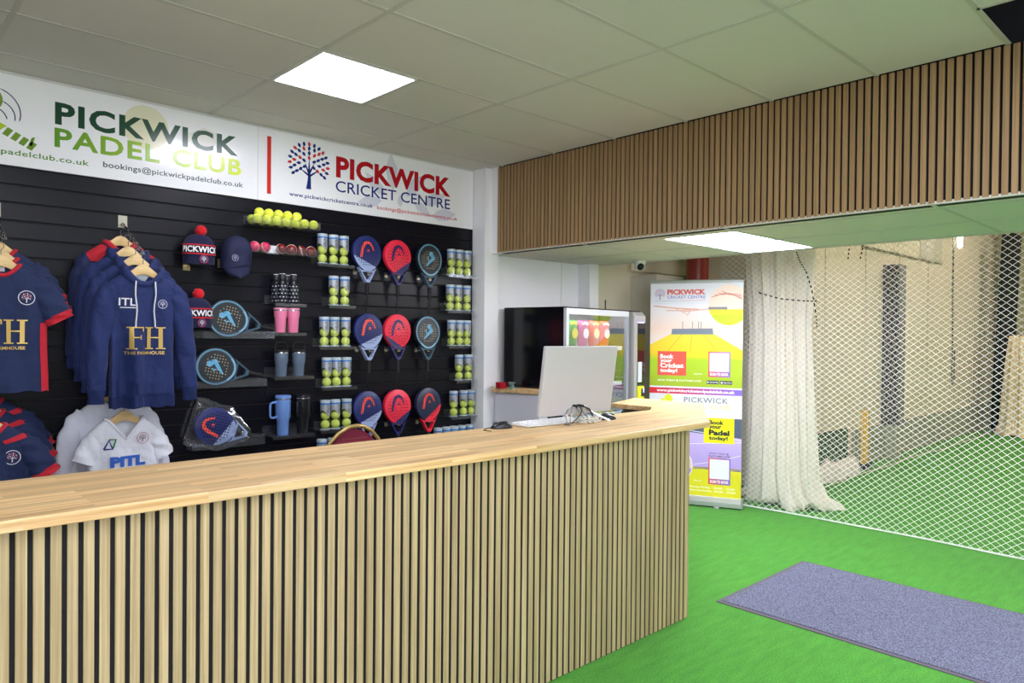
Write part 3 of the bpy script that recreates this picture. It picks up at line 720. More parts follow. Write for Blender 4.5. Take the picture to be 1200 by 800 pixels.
for k_, x in enumerate((2.266, 2.340, 2.414, 2.488)): cricket_ball(x, '%s of the four dark red cricket balls in the lower tray' % ('leftmost', 'second from left', 'third from left', 'rightmost')[k_], 'red cricket balls', mat('red_leather', (120, 22, 28), .25, coat=.4))
t = thing('price_card', 'white price card standing in the tray between pink and red balls', 'card', (2.215, YW-.03, 2.1505))
MB().box((-.05, -.0012, 0), (.05, .0, .06)).link('card', mat('card_white', (236, 236, 236), .6), t, rot=(R(-14), 0, 0))

# ---- drinks bottles and mugs, each pair on a clear shelf
for z, x0, x1, lab in ((1.806, 2.17, 2.40, 'clear shelf under the black patterned bottles'), (1.606, 2.17, 2.40, 'clear shelf under the pink tumblers'), (1.304, 2.17, 2.46, 'clear shelf under the grey mugs with loop handles'), (.899, 2.16, 2.47, 'clear shelf under the blue and black travel mugs')):
    shelf('clear_shelf', lab, x0, x1, z-.0003, .17, lip=-.022)
def bottle(x, y, label):
    t = thing('drinks_bottle', label, 'bottle', (x, y, 1.806), group='black patterned bottles')
    MB().lathe([(.031, 0), (.034, .004), (.034, .135), (.030, .15), (.019, .162), (.019, .17)], 24).link('bottle_body', mat('bottle_black', (18, 20, 26), .35), t, smooth=40)
    MB().lathe([(.022, .165), (.023, .168), (.023, .196), (.021, .2)], 20).link('cap', mat('cap_dark', (40, 42, 48), .4), t, smooth=40)
    MB().lathe([(.019, .1995), (.021, .201), (.019, .204)], 20).link('cap_top', mat('cap_white', (228, 222, 224), .5), t, smooth=40)
    cm = MB()
    for i in range(5):
        for j in range(9):
            a = 2*PI*(j+.5*(i % 2))/9; z = .018+.025*i; r = .0344
            ring = [(a+.17*math.cos(b), z+.005*math.sin(b)*(1 if math.sin(b) > 0 else .5)) for b in [2*PI*k/8 for k in range(8)]]
            cm.add([(r*math.cos(p), r*math.sin(p), q) for p, q in ring], [tuple(range(8))])
    stuff(cm.link('cloud_pattern', mat('cloud_white', (206, 212, 232), .5), t))
bottle(2.243, YW-.125, 'black cloud-patterned bottle in front at left'); bottle(2.325, YW-.125, 'black cloud-patterned bottle in front at right')
bottle(2.238, YW-.045, 'black cloud-patterned bottle behind at left'); bottle(2.318, YW-.045, 'black cloud-patterned bottle behind at right')
def tumbler(x, label):
    t = thing('tumbler', label, 'tumbler', (x, YW-.10, 1.606), group='pink tumblers')
    MB().lathe([(.032, 0), (.034, .003), (.0385, .10), (.043, .112), (.045, .15)], 28).link('cup', mat('pink_enamel', (238, 130, 168), .35), t, smooth=35)
    MB().lathe([(.0455, .15), (.0455, .157)], 28, cap0=False, cap1=False).link('steel_rim', M_chrome, t, smooth=60)
    MB().lathe([(.046, .157), (.046, .166), (.042, .170), (.012, .170)], 28).link('lid', mat('pink_lid', (240, 150, 182), .3), t, smooth=35)
tumbler(2.242, 'left one of the two pink tumblers'); tumbler(2.336, 'right one of the two pink tumblers')
def loop_mug(x, label):
    t = thing('travel_mug', label, 'travel mug', (x, YW-.10, 1.304), group='grey mugs with loop handles')
    MB().lathe([(.034, 0), (.036, .003), (.0395, .085), (.0445, .094), (.0465, .160)], 28).link('cup', mat('slate_enamel', (98, 114, 134), .4), t, smooth=35)
    MB().lathe([(.047, .160), (.047, .166)], 28, cap0=False, cap1=False).link('steel_rim', M_chrome, t, smooth=60)
    MB().lathe([(.0475, .166), (.0475, .176), (.041, .182), (.01, .182)], 28).link('lid', M_black, t, smooth=35)
    MB().tube([(-.044, 0, .165), (-.046, 0, .19), (-.036, 0, .228), (-.014, 0, .236), (.014, 0, .236), (.036, 0, .228), (.046, 0, .19), (.044, 0, .165)], .0055, 8).link('handle', M_black, t, smooth=60)
loop_mug(2.25, 'slate grey mug with black loop handle, left of the pair'); loop_mug(2.38, 'slate grey mug with black loop handle, right of the pair')
def big_mug(x, m, lidm, label, ha=190):
    t = thing('handled_mug', label, 'travel mug', (x, YW-.10, .899))
    MB().lathe([(.036, 0), (.038, .003), (.041, .10), (.051, .118), (.053, .255)], 28).link('cup', m, t, smooth=35)
    MB().lathe([(.0535, .243), (.0535, .251)], 28, cap0=False, cap1=False).link('steel_rim', M_chrome, t, smooth=60)
    MB().lathe([(.0537, .255), (.0537, .268), (.048, .272), (.012, .272)], 28).link('lid', lidm, t, smooth=35)
    a = R(ha); c, s = math.cos(a), math.sin(a)
    MB().tube([(c*r, s*r, z) for r, z in ((.050, .225), (.078, .228), (.097, .222), (.103, .205), (.103, .14), (.096, .125), (.078, .12), (.050, .128))], .0075, 8).link('handle', m, t, smooth=60)
M_pblue = mat('periwinkle_enamel', (110, 148, 214), .35); M_bmug = mat('black_enamel', (22, 23, 27), .35)
big_mug(2.265, M_pblue, M_pblue, 'pale blue handled travel mug on the lowest small shelf'); big_mug(2.412, M_bmug, M_bmug, 'black handled travel mug beside the pale blue one', 222)

# ---- padel rackets
def head_outline(n=44, k=1.0, sx=.123):
    pts = []
    for i in range(n):
        a = PI/2-2*PI*i/n; c, s = math.cos(a), math.sin(a)
        if s >= 0: x, z = sx*c, -.130+.130*s
        else:
            u = -s; x = sx*c*(1-.16*u**2); z = -.130-.142*u
        pts.append((x*k, -.135+(z+.135)*k))
    return pts
def arch(y, w=1.0):
    """the curved ram-horn style stroke printed on most of the rackets"""
    pts = [(-.058, -.170), (-.050, -.135), (-.040, -.095), (-.022, -.062), (.004, -.050), (.028, -.062), (.044, -.088), (.054, -.112)]
    P = []
    for i in range(len(pts)-1):
        for q in range(3): t = q/3; P.append((pts[i][0]*(1-t)+pts[i+1][0]*t, pts[i][1]*(1-t)+pts[i+1][1]*t))
    P.append(pts[-1]); n = len(P)
    mb = MB(); mb.stroke(P, [(.011+.013*math.sin(PI*min(1, .15+i/n))) for i in range(n)], y)
    mb2 = MB(); mb2.disc(.006, -.112, .0085, y, 10).flat([(-.008, -.122), (.02, -.122), (.02, -.117), (-.008, -.117)], y)
    return mb, mb2
def holes_mesh(kind):
    mb = MB(); y = -.0212
    if kind == 'red':
        for rr_, n in ((.03, 8), (.05, 13), (.07, 18), (.088, 22)):
            for i in range(n):
                a = 2*PI*i/n; mb.disc(rr_*math.cos(a), -.145+rr_*math.sin(a)*1.05, .0046, y, 7)
    else:
        for i in range(-5, 6):
            for j in range(11):
                x, z = i*.0185+(j % 2)*.0092*0, -.045-.0178*j
                if (x/.098)**2+((z+.135)/.105)**2 < 1: mb.disc(x, z, .0048, y, 7)
    return mb
RK = {}
def racket(kind, flip, label, loc, rot=(0, 0, 0), cord='loop', holes=True):
    """kind: navy, red, teal or night; origin at the top of the head, face towards -y"""
    C = dict(navy=((34, 44, 104), (150, 166, 204), (240, 84, 72)), red=((232, 44, 70), (36, 38, 92), (44, 40, 96)), teal=((40, 46, 52), (84, 132, 156), (96, 168, 206)), night=((40, 46, 74), (224, 40, 62), (236, 72, 66)))[kind]
    M1 = mat('racket_%s_face' % kind, C[0], .38); M2 = mat('racket_%s_second' % kind, C[1], .4); M3 = mat('racket_%s_print' % kind, C[2], .4)
    M_rim = mat('racket_%s_rim' % kind, {'navy': (30, 38, 92), 'red': (226, 42, 68), 'teal': (64, 100, 120), 'night': (34, 38, 62)}[kind], .35)
    f = -1 if flip else 1
    t = thing('padel_racket', label, 'padel racket', loc, rot)
    key = (kind, flip)
    if key not in RK:
        d = {}
        ol = head_outline()
        d['head'] = MB().prism(ol, -.019, .019).data('head', mat('racket_teal_edge', (30, 38, 46), .35) if kind == 'teal' else M1, 35, .004, 2)
        if kind in ('navy', 'night', 'red'):
            inner = head_outline(44, .985)
            if kind == 'navy': poly = clip(inner, f*.43, -1, -.205)
            elif kind == 'night': poly = clip(inner, f*.75, -1, -.225)
            else: poly = clip(inner, f*.62, -1, -.235)
            d['second_colour'] = MB().flat(poly, -.0198).data('second_colour', M2)
            a, b = arch(-.0204); d['arch_mark'] = a.data('arch_mark', M3); d['initial_mark'] = b.data('initial_mark', M3)
        else:
            d['rim_ring'] = MB().prism(head_outline(44, .965), -.0196, -.018).data('rim_ring', mat('racket_teal_ring', (92, 140, 166), .4), 35)
            d['face'] = MB().prism(head_outline(44, .875), -.0202, -.018).data('face', M1, 35, .001, 1)
            fg = MB(); y = -.0208
            fg.disc(.012, -.088, .020, y, 12).stroke([(.012, -.1), (.03, -.118), (.012, -.136), (-.006, -.152), (-.04, -.186)], [.02, .026, .026, .022, .010], y).stroke([(.034, -.096), (.045, -.12), (.03, -.14)], .010, y).stroke([(-.012, -.112), (-.028, -.122), (-.014, -.138)], .009, y)
            d['figure_print'] = fg.data('figure_print', M3)
            d['rim_print'] = MB().stroke(circ(0, -.135, .1, 20, R(225), R(315), .122), .013, y).data('rim_print', mat('racket_teal_pale', (126, 172, 196), .4))
        if kind != 'teal':
            d['holes'] = holes_mesh('red' if kind == 'red' else 'grid').data('holes', mat('racket_hole', (12, 12, 22), .8))
        else:
            sq = MB()
            for i in range(-4, 5):
                for j in range(8):
                    x, z = i*.019, -.07-.019*j
                    if (x/.09)**2+((z+.137)/.085)**2 < 1 and not (abs(x-.008+(z+.137)*-.35) < .022 and -.19 < z < -.07): sq.flat([(x-.003, z-.003), (x+.003, z-.003), (x+.003, z+.003), (x-.003, z+.003)], -.0209)
            d['holes'] = sq.data('holes', mat('racket_tan_hole', (206, 186, 140), .7))
        th = MB()
        for s in (-1, 1):
            th.prism([(s*.078, -.243), (s*.056, -.262), (s*.008, -.348), (s*.020, -.348)], -.0185, .0185)
        th.prism([(-.058, -.264), (.058, -.264), (.052, -.276), (-.052, -.276)], -.017, .017).prism([(-.021, -.334), (.021, -.334), (.016, -.356), (-.016, -.356)], -.0182, .0182)
        d['throat'] = th.data('throat', M2 if kind in ('navy', 'night', 'red') else mat('racket_teal_throat', (58, 84, 100), .4))
        hd_ = MB(); rings = []
        for i in range(25):
            z = -.345-.108*i/24; r = (1.0 if i % 3 else .93); e = 1.12 if i == 24 else 1
            rings.append([(.0155*r*e*math.cos(a), .0175*r*e*math.sin(a), z) for a in [2*PI*q/12 for q in range(12)]])
        d['grip'] = hd_.loft(rings).data('grip', mat('grip_black', (20, 20, 23), .75), 50)
        RK[key] = d
    for nm, me in RK[key].items():
        o = put(nm, me, t)
        if nm == 'holes': stuff(o)
    if cord == 'loop':
        c = MB(); w = random.uniform(.007, .012); k = random.uniform(-.008, .008)
        c.tube([(-.004, 0, -.45), (-w+k, .01, -.48), (-w*1.2+k, .018, -.53), (k, .02, -.575), (w*1.2+k, .018, -.53), (w*.6-k, .01, -.48), (.004, 0, -.45)], .0028, 5)
        c.link('wrist_cord', M_black, t, smooth=60)
    return t
wall_rackets = [('navy', True, 2.945, 2.346, 'navy racket with orange arch and grey lower left corner, top of its column'), ('red', False, 3.224, 2.340, 'bright red racket with navy arch, top of its column'), ('teal', False, 3.533, 2.340, 'black racket with teal rim and tan holes, top of its column'),
    ('navy', False, 2.964, 1.756, 'navy racket with orange arch and grey lower right corner, middle of its column'), ('red', True, 3.228, 1.756, 'bright red racket with navy lower left corner, middle of its column'), ('teal', False, 3.519, 1.750, 'black racket with teal rim hanging just above the navy and red one'),
    ('navy', False, 2.962, 1.164, 'navy racket with orange arch hanging directly behind the chair back'), ('red', False, 3.234, 1.164, 'bright red racket with navy arch hanging lowest, just above the counter'), ('night', False, 3.534, 1.164, 'dark navy racket with red throat, lowest at the right')]
hooklab = ['top navy racket', 'top red racket', 'top black and teal racket', 'middle navy racket', 'middle red racket', 'lower black and teal racket of the hanging ones', 'lowest navy and grey racket', 'lowest red racket', 'lowest navy racket with red throat']
for i_r, (kind, fl, x, z, lab) in enumerate(wall_rackets):
    racket(kind, fl, lab, (x, YW-.055, z), (R(-3), 0, 0))
    hk = thing('racket_hook', 'chrome prong pair holding the %s' % hooklab[i_r], 'hook', (x, YW-.001, z-.268))
    for s in (-1, 1):
        MB().box((s*.062-.014, -.004, -.026), (s*.062+.014, 0, .012)).link('hook_plate', M_steel, hk)
        MB().tube([(s*.058, -.002, -.012), (s*.058, -.065, -.014), (s*.058, -.085, -.004)], .004, 8).link('prong', M_chrome, hk, smooth=60)
# rackets lying on clear holders, heads to the left
for x, z, x0, x1, zs, lab in ((1.765, 1.722, 1.72, 2.20, 1.567, 'upper'), (1.686, 1.406, 1.655, 2.145, 1.246, 'lower')):
    shelf('racket_shelf', 'clear acrylic ledge under the %s black and teal racket lying sideways' % lab, x0, x1, zs, .10, lip=.042, back=.05, sides=True)
    racket('teal', False, 'black and teal racket lying sideways on a clear ledge, %s of the two' % lab, (x, YW-.052, z), (0, R(-78), 0), cord=None)
    lc = MB()
    gx = x+.455
    tag(lc.tube([(gx-.02, -.052, z-.095), (gx+.02, -.06, z-.11), (gx+.03, -.062, z-.19), (gx+.015, -.062, z-.235), (gx+.0, -.06, z-.19), (gx-.01, -.058, z-.13), (gx-.015, -.052, z-.097)], .003, 5).link('wrist_cord', M_black, None, smooth=60, loc=(0, YW, 0)), 'black wrist cord hanging from the %s sideways racket' % lab, 'cord')
shelf('racket_shelf', 'clear acrylic ledge under the bagged navy racket near the counter', 1.655, 2.135, .850, .10, lip=.07, back=.05, sides=True)
bagged = racket('navy', True, 'navy racket with orange arch lying sideways in a clear plastic bag', (1.688, YW-.052, 1.028), (0, R(-72), 0), cord=None)
bag = MB(); rings = []
for i in range(15):
    u = i/14; r = []
    for j in range(20):
        a = 2*PI*j/20; w = (.155 if u < .55 else .155-.115*(u-.55)/.45); th = .034+.01*math.sin(9*u+3*a)
        r.append((w*math.cos(a)+.008*math.sin(12*u+a*5), th*.78*math.sin(a)+.004*math.sin(7*a+u*20)+.012, .022-.40*u))
    rings.append(r)
bag.loft(rings, True, True, True).link('plastic_bag', clear('bag_film', (248, 249, 252), .06, .12, .5, .02), bagged, smooth=60)

# ---- knitted hats and cap on pegs
M_knit = mat('navy_knit', (20, 22, 58), .95, bump=.6, bscale=160, sheen=.06); M_pom = mat('red_wool', (206, 16, 32), .95, bump=.8, bscale=140, sheen=.08)
M_band = mat('black_knit', (16, 16, 22), .95, bump=.5, bscale=160); M_redknit = mat('red_knit', (196, 26, 44), .9); M_whitek = mat('white_knit', (226, 226, 230), .9)
def on_round(body, a0, a1, z0, z1, rx, ry, bold=.03):
    v, f = text_mesh(body, bold, 1.05); xs = [p[0] for p in v]; ys = [p[1] for p in v]; ax, bx, ay, by = min(xs), max(xs), min(ys), max(ys)
    out = []
    for p in v:
        t = (p[0]-ax)/(bx-ax); a = a0+(a1-a0)*t; out.append((rx*math.cos(a), ry*math.sin(a), z0+(z1-z0)*(p[1]-ay)/(by-ay)))
    return MB().add(out, f)
def crest(parent, cx, cz, r, y, ring=(225, 225, 232), trunk=(225, 225, 232), a=(206, 60, 80), field=None, nm='crest'):
    m_r = mat('crest_%d_%d_%d' % ring, ring, .7)
    if field: MB().disc(cx, cz, r, y+.0002, 20).link(nm+'_field', mat('crest_field_%d' % field[0], field, .7), parent)
    MB().stroke([(cx+r*math.cos(2*PI*i/24), cz+r*math.sin(2*PI*i/24)) for i in range(25)], r*.1, y).link(nm+'_ring', m_r, parent)
    tree_mark(cx, cz-r*.68, r*1.4, y, parent, mat('crest_%d_%d_%d' % trunk, trunk, .7), mat('crest_%d_%d_%d' % trunk, trunk, .7), mat('crest_%d_%d_%d' % a, a, .7), dense=False)
def beanie(loc, label, rz=0, a0=R(-165), a1=R(-22)):
    t = thing('bobble_hat', label, 'hat', loc, (0, 0, rz))
    rings = []; n = 40
    prof = [(.094, 0), (.098, .01), (.099, .06), (.102, .062), (.103, .118), (.100, .121), (.092, .145), (.076, .168), (.052, .184), (.02, .192)]
    for r, z in prof: rings.append([(r*math.cos(a)*(1+.006*math.cos(20*a)), r*.55*math.sin(a)*(1+.006*math.cos(20*a)), z) for a in [2*PI*k/n for k in range(n)]])
    MB().loft(rings, True, True, True).link('hat_body', M_knit, t, smooth=50)
    def band(z0, z1, m, e): MB().loft([[((.1035+e)*math.cos(a), (.0572+e)*math.sin(a), z) for a in [2*PI*k/n for k in range(n)]] for z in (z0, z1)], True, False, False).link('knit_band', m, t, smooth=60)
    band(.062, .121, M_band, .0); band(.117, .124, M_redknit, .0012); band(.060, .067, M_redknit, .0012)
    on_round('PICKWICK', a0, a1, .073, .112, .1052, .0588, .035).link('lettering', M_whitek, t)
    cr = thing  # crest stitched on the turn-up
    crest(t, .012, .031, .025, -.0585, (214, 60, 90), (228, 226, 236), (228, 226, 236), (30, 32, 74))
    pm = MB(); random.seed(5)
    pm.ball((.012, 0, .215), .036, 16, 11)
    pm.v = [(x+random.uniform(-.003, .003), y+random.uniform(-.003, .003), z+random.uniform(-.003, .003)) for x, y, z in pm.v]
    pm.link('bobble', M_pom, t, smooth=80)
    return t
beanie((1.697, YW-.085, 2.036), 'navy bobble hat with red pompom, the upper one left of the cap', R(0))
beanie((1.683, YW-.085, 1.632), 'navy bobble hat with red pompom, the lower one behind the upper sideways racket', R(4))
for x, z, l in ((1.65, 2.03, 'upper bobble hat'), (1.65, 1.66, 'lower bobble hat'), (1.87, 2.06, 'navy cap')):
    hk = thing('wall_peg', 'brass coloured peg plate under the %s' % l, 'hook', (x, YW-.001, z))
    MB().box((-.022, -.004, -.03), (.022, 0, .03)).link('peg_plate', mat('brass_peg', (200, 180, 130), .3, .8), hk)
    MB().tube([(0, -.003, 0), (0, -.06, 0), (0, -.075, .01)], .004, 8).link('prong', M_chrome, hk, smooth=60)
cp = thing('baseball_cap', 'navy baseball cap hung with its peak down beside the bobble hat', 'cap', (1.935, YW-.088, 1.953))
M_cap = mat('navy_cotton', (18, 24, 60), .8, bump=.3, bscale=500)
cb = MB(); rings = []
for i in range(12):
    u = i/11; z = .085+.205*u; hw = .098*(1-max(0, (u-.35)/.65)**2.4)**.5+.004; hd_ = .072*(1-max(0, (u-.45)/.55)**2.4)**.5+.004
    rings.append([(hw*math.cos(a)*(1-.02*abs(math.cos(3*a))), hd_*math.sin(a)-.01*u+(.010*math.cos(4*a) if .2 < u < .9 else 0), z+.02*math.cos(a)*(1-u)) for a in [2*PI*k/36 for k in range(36)]])
cb.loft(rings, True, True, True).link('crown', M_cap, cp, smooth=60)
pk = MB(); rings = []
for i in range(8):
    u = i/7; hw = .088*(1-u**3.2)**.5+.001; z = .105-.10*u; y = -.062-.012*u
    top = [(hw*math.cos(a), y+.05*(1-math.sin(a))*1.0*(.85), z) for a in [PI*k/14 for k in range(15)]]
    rings.append(top+[(x, yy+.004, zz) for x, yy, zz in top[::-1]])
pk.loft(rings, True, True, True).link('peak', M_cap, cp, smooth=50)
cs = MB(); cs.tube([(.097*math.cos(a), .071*math.sin(a)-.002, .106+.02*math.cos(a)) for a in [R(-170)+R(160)*k/20 for k in range(21)]], .0016, 5)
cs.link('stitching', mat('navy_thread', (52, 58, 100), .8), cp)
MB().ball((0, -.01, .292), .007, 8, 6).link('button', M_cap, cp, smooth=60)
crest(cp, -.035, .137, .020, -.0765, (170, 176, 196), (170, 176, 196), (170, 176, 196))

# ---- garments on wooden hangers
M_hanger = wood('hanger_wood', (236, 206, 150), (214, 178, 118), (3, 20, 20), .4)
class Garment:
    def __init__(s, hw, hd, length, taper=0, drop=.07, seed=0, shoulder=.225, slope=.085, neck=.085, vee=False, fold=1.0):
        s.fold = fold
        s.hw, s.hd, s.L, s.taper, s.drop, s.seed, s.sh, s.slope, s.neck, s.vee = hw, hd, length, taper, drop, seed, shoulder, slope, neck, vee
        rnd = random.Random(seed); s.ph = [rnd.uniform(0, 6) for _ in range(6)]
        s.rows = [0, -.012, -.03, -.052, -.078, -.11, -.16, -.22]+[-.22-(length-.22)*k/16 for k in range(1, 17)]
    def half(s, z):
        if z > -s.slope:
            t = max(0, min(1, -z/s.slope)); return s.neck+(s.sh-s.neck)*t**.95, .036+.004*t
        t = min(1, (-z-s.slope)/.1); w = s.sh+(s.hw-s.sh)*t
        u = (-z-s.slope)/(s.L-s.slope); return w*(1-s.taper*u), (s.hd-.040)*min(1, (-z-s.slope)/.15)+.040
    def pt(s, z, a, out=0):
        w, d = s.half(z); c, sn = math.cos(a), math.sin(a)
        x = (w+out)*math.copysign(abs(c)**.8, c); k = min(1, max(0, (-z-.1)/.35))
        y = (d+out)*math.copysign(abs(sn)**.75, sn)
        X = x/w
        y += s.fold*k*(.009*math.sin(6.2*X+s.ph[0]+1.8*z)+.006*math.sin(8.5*X+s.ph[1]-3*z)+.004*math.sin(10*X+s.ph[2]+5*z))*(1 if sn < 0 else -.4)
        x += k*.006*math.sin(7*z+s.ph[3]+(0 if c > 0 else 2))
        fr = max(0, -sn)**.5*(1-min(1, abs(X)))*1.1 if s.vee else max(0, -sn)*(1-min(1, abs(X))**2)
        return (x, y, z-s.drop*fr*math.exp(z/.125)+.004*k*math.sin(9*a+s.ph[4])*(1 if z < -s.L+.05 else 0))
    def body(s, n=110): return MB().loft([[s.pt(z, 2*PI*k/n) for k in range(n)] for z in s.rows], True, False, False)
    def band(s, z0, z1, a0=0, a1=2*PI, out=.003, n=48, m=4):
        return MB().loft([[s.pt(z0+(z1-z0)*i/m, a0+(a1-a0)*k/n, out) for k in range(n+1)] for i in range(m+1)], False, False, False)
    def neckband(s, r=.011, n=32, z=0): return MB().tube([s.pt(z, 2*PI*k/n, -.002) for k in range(n)], r, 6, True)
    def front(s, x, z):
        best = 0
        w, d = s.half(z); c = max(-1, min(1, math.copysign(abs(x/w)**(1/.8), x))); a = -math.acos(c)
        return s.pt(z, a, 0)[1]
    def lay(s, mb, off=.003):
        mb.v = [(x, s.front(x, z)-off+y, z) for x, y, z in mb.v]; return mb
def sleeve(path, radii, flat=.62, seed=0, n=22):
    rnd = random.Random(seed); p1, p2 = rnd.uniform(0, 6), rnd.uniform(0, 6)
    P = [Vector(p) for p in path]; pts = []; rs = []
    for i in range(len(P)-1):
        for q in range(5): pts.append(P[i].lerp(P[i+1], q/5)); rs.append(radii[i]+(radii[i+1]-radii[i])*q/5)
    pts.append(P[-1]); rs.append(radii[-1]); rings = []
    for i, p in enumerate(pts):
        t = (pts[min(i+1, len(pts)-1)]-pts[max(i-1, 0)]).normalized(); nrm = Vector((t.z, 0, -t.x)); yv = Vector((0, 1, 0))
        rings.append([tuple(p+nrm*rs[i]*math.cos(a)*(1+.07*math.sin(i*1.3+p1+2*a))+yv*rs[i]*flat*math.sin(a)*(1+.16*math.sin(i*.9+p2+3*a))) for a in [2*PI*k/n for k in range(n)]])
    return MB().loft(rings, True, True, True)
def hanger(parent_loc, label, hook_h=.10):
    t = thing('coat_hanger', label, 'hanger', parent_loc, group=None)
    top = [(-.205, -.075), (-.17, -.045), (-.11, -.005), (-.055, .038), (-.022, .066), (0, .074), (.022, .066), (.055, .038), (.11, -.005), (.17, -.045), (.205, -.075)]
    bot = [(.200, -.095), (.165, -.072), (.105, -.040), (.05, -.002), (.02, .012), (0, .015), (-.02, .012), (-.05, -.002), (-.105, -.040), (-.165, -.072), (-.200, -.095)]
    # two mirrored halves so each face stays convex-ish
    mb = MB()
    pairs = list(zip(top, bot[::-1])); rings = []
    for (x, z), (x2, z2) in pairs: rings.append([(x, -.008, z), (x, .008, z), (x2, .008, z2), (x2, -.008, z2)])
    mb.loft(rings).link('hanger_bar', M_hanger, t, smooth=40, bevel=.002)
    h = hook_h
    MB().tube([(0, 0, .068), (0, 0, h), (.012, 0, h+.012), (.012, 0, h+.03), (0, 0, h+.042), (-.014, 0, h+.036), (-.017, 0, h+.022)], .0022, 6).link('hook', M_chrome, t, smooth=60)
    return t
def cloth(name, rgb, dark=None): return mat(name, rgb, .78, sheen=.08, bump=.9, bscale=7)
M_hood = cloth('navy_sweat', (9, 32, 88)); M_shirt = cloth('navy_jersey', (11, 32, 76)); M_deep = cloth('navy_jacket', (10, 26, 72))
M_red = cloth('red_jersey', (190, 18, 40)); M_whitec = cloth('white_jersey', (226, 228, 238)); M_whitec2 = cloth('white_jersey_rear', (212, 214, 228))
M_goldp = mat('gold_print', (208, 176, 96), .4, .3); M_cord = mat('white_cord', (226, 226, 230), .7); M_lining = mat('grey_lining', (160, 164, 180), .8)
def serif_FH(g, cx, z0, h, parent, m):
    """big serif F and H, built from stems, arms and serifs"""
    mb = MB(); y = 0; s = h
    def rect(a, b, c, d):
        k = max(1, int((c-a)/.02)); q = max(1, int((d-b)/.03))
        for i in range(k):
            for j in range(q):
                x0, x1, w0, w1 = a+(c-a)*i/k, a+(c-a)*(i+1)/k, b+(d-b)*j/q, b+(d-b)*(j+1)/q
                mb.flat([(cx+x0*s, z0+w0*s), (cx+x1*s, z0+w0*s), (cx+x1*s, z0+w1*s), (cx+x0*s, z0+w1*s)])
    rect(-.62, 0, -.45, 1); rect(-.72, 0, -.35, .05); rect(-.72, .95, -.02, 1); rect(-.45, .50, -.14, .55); rect(-.07, .8, -.02, .95); rect(-.17, .42, -.13, .63)
    rect(.14, 0, .30, 1); rect(.04, 0, .40, .05); rect(.04, .95, .40, 1); rect(.62, 0, .78, 1); rect(.52, 0, .88, .05); rect(.52, .95, .88, 1); rect(.30, .5, .62, .55)
    stuff(g.lay(mb, .004).link('lettering', m, parent))
def glay(g, body, x0, z0, w, h, m, parent, bold=0., shear=0, off=.007): g.lay(letters(MB(), body, x0, z0, w, h, 0, bold, 1, shear), off).link('lettering', m, parent)
def gcrest(g, parent, cx, cz, r, ring, trunk, a):
    y = g.front(cx, cz)-.006; crest(parent, cx, cz, r, y, ring, trunk, a)
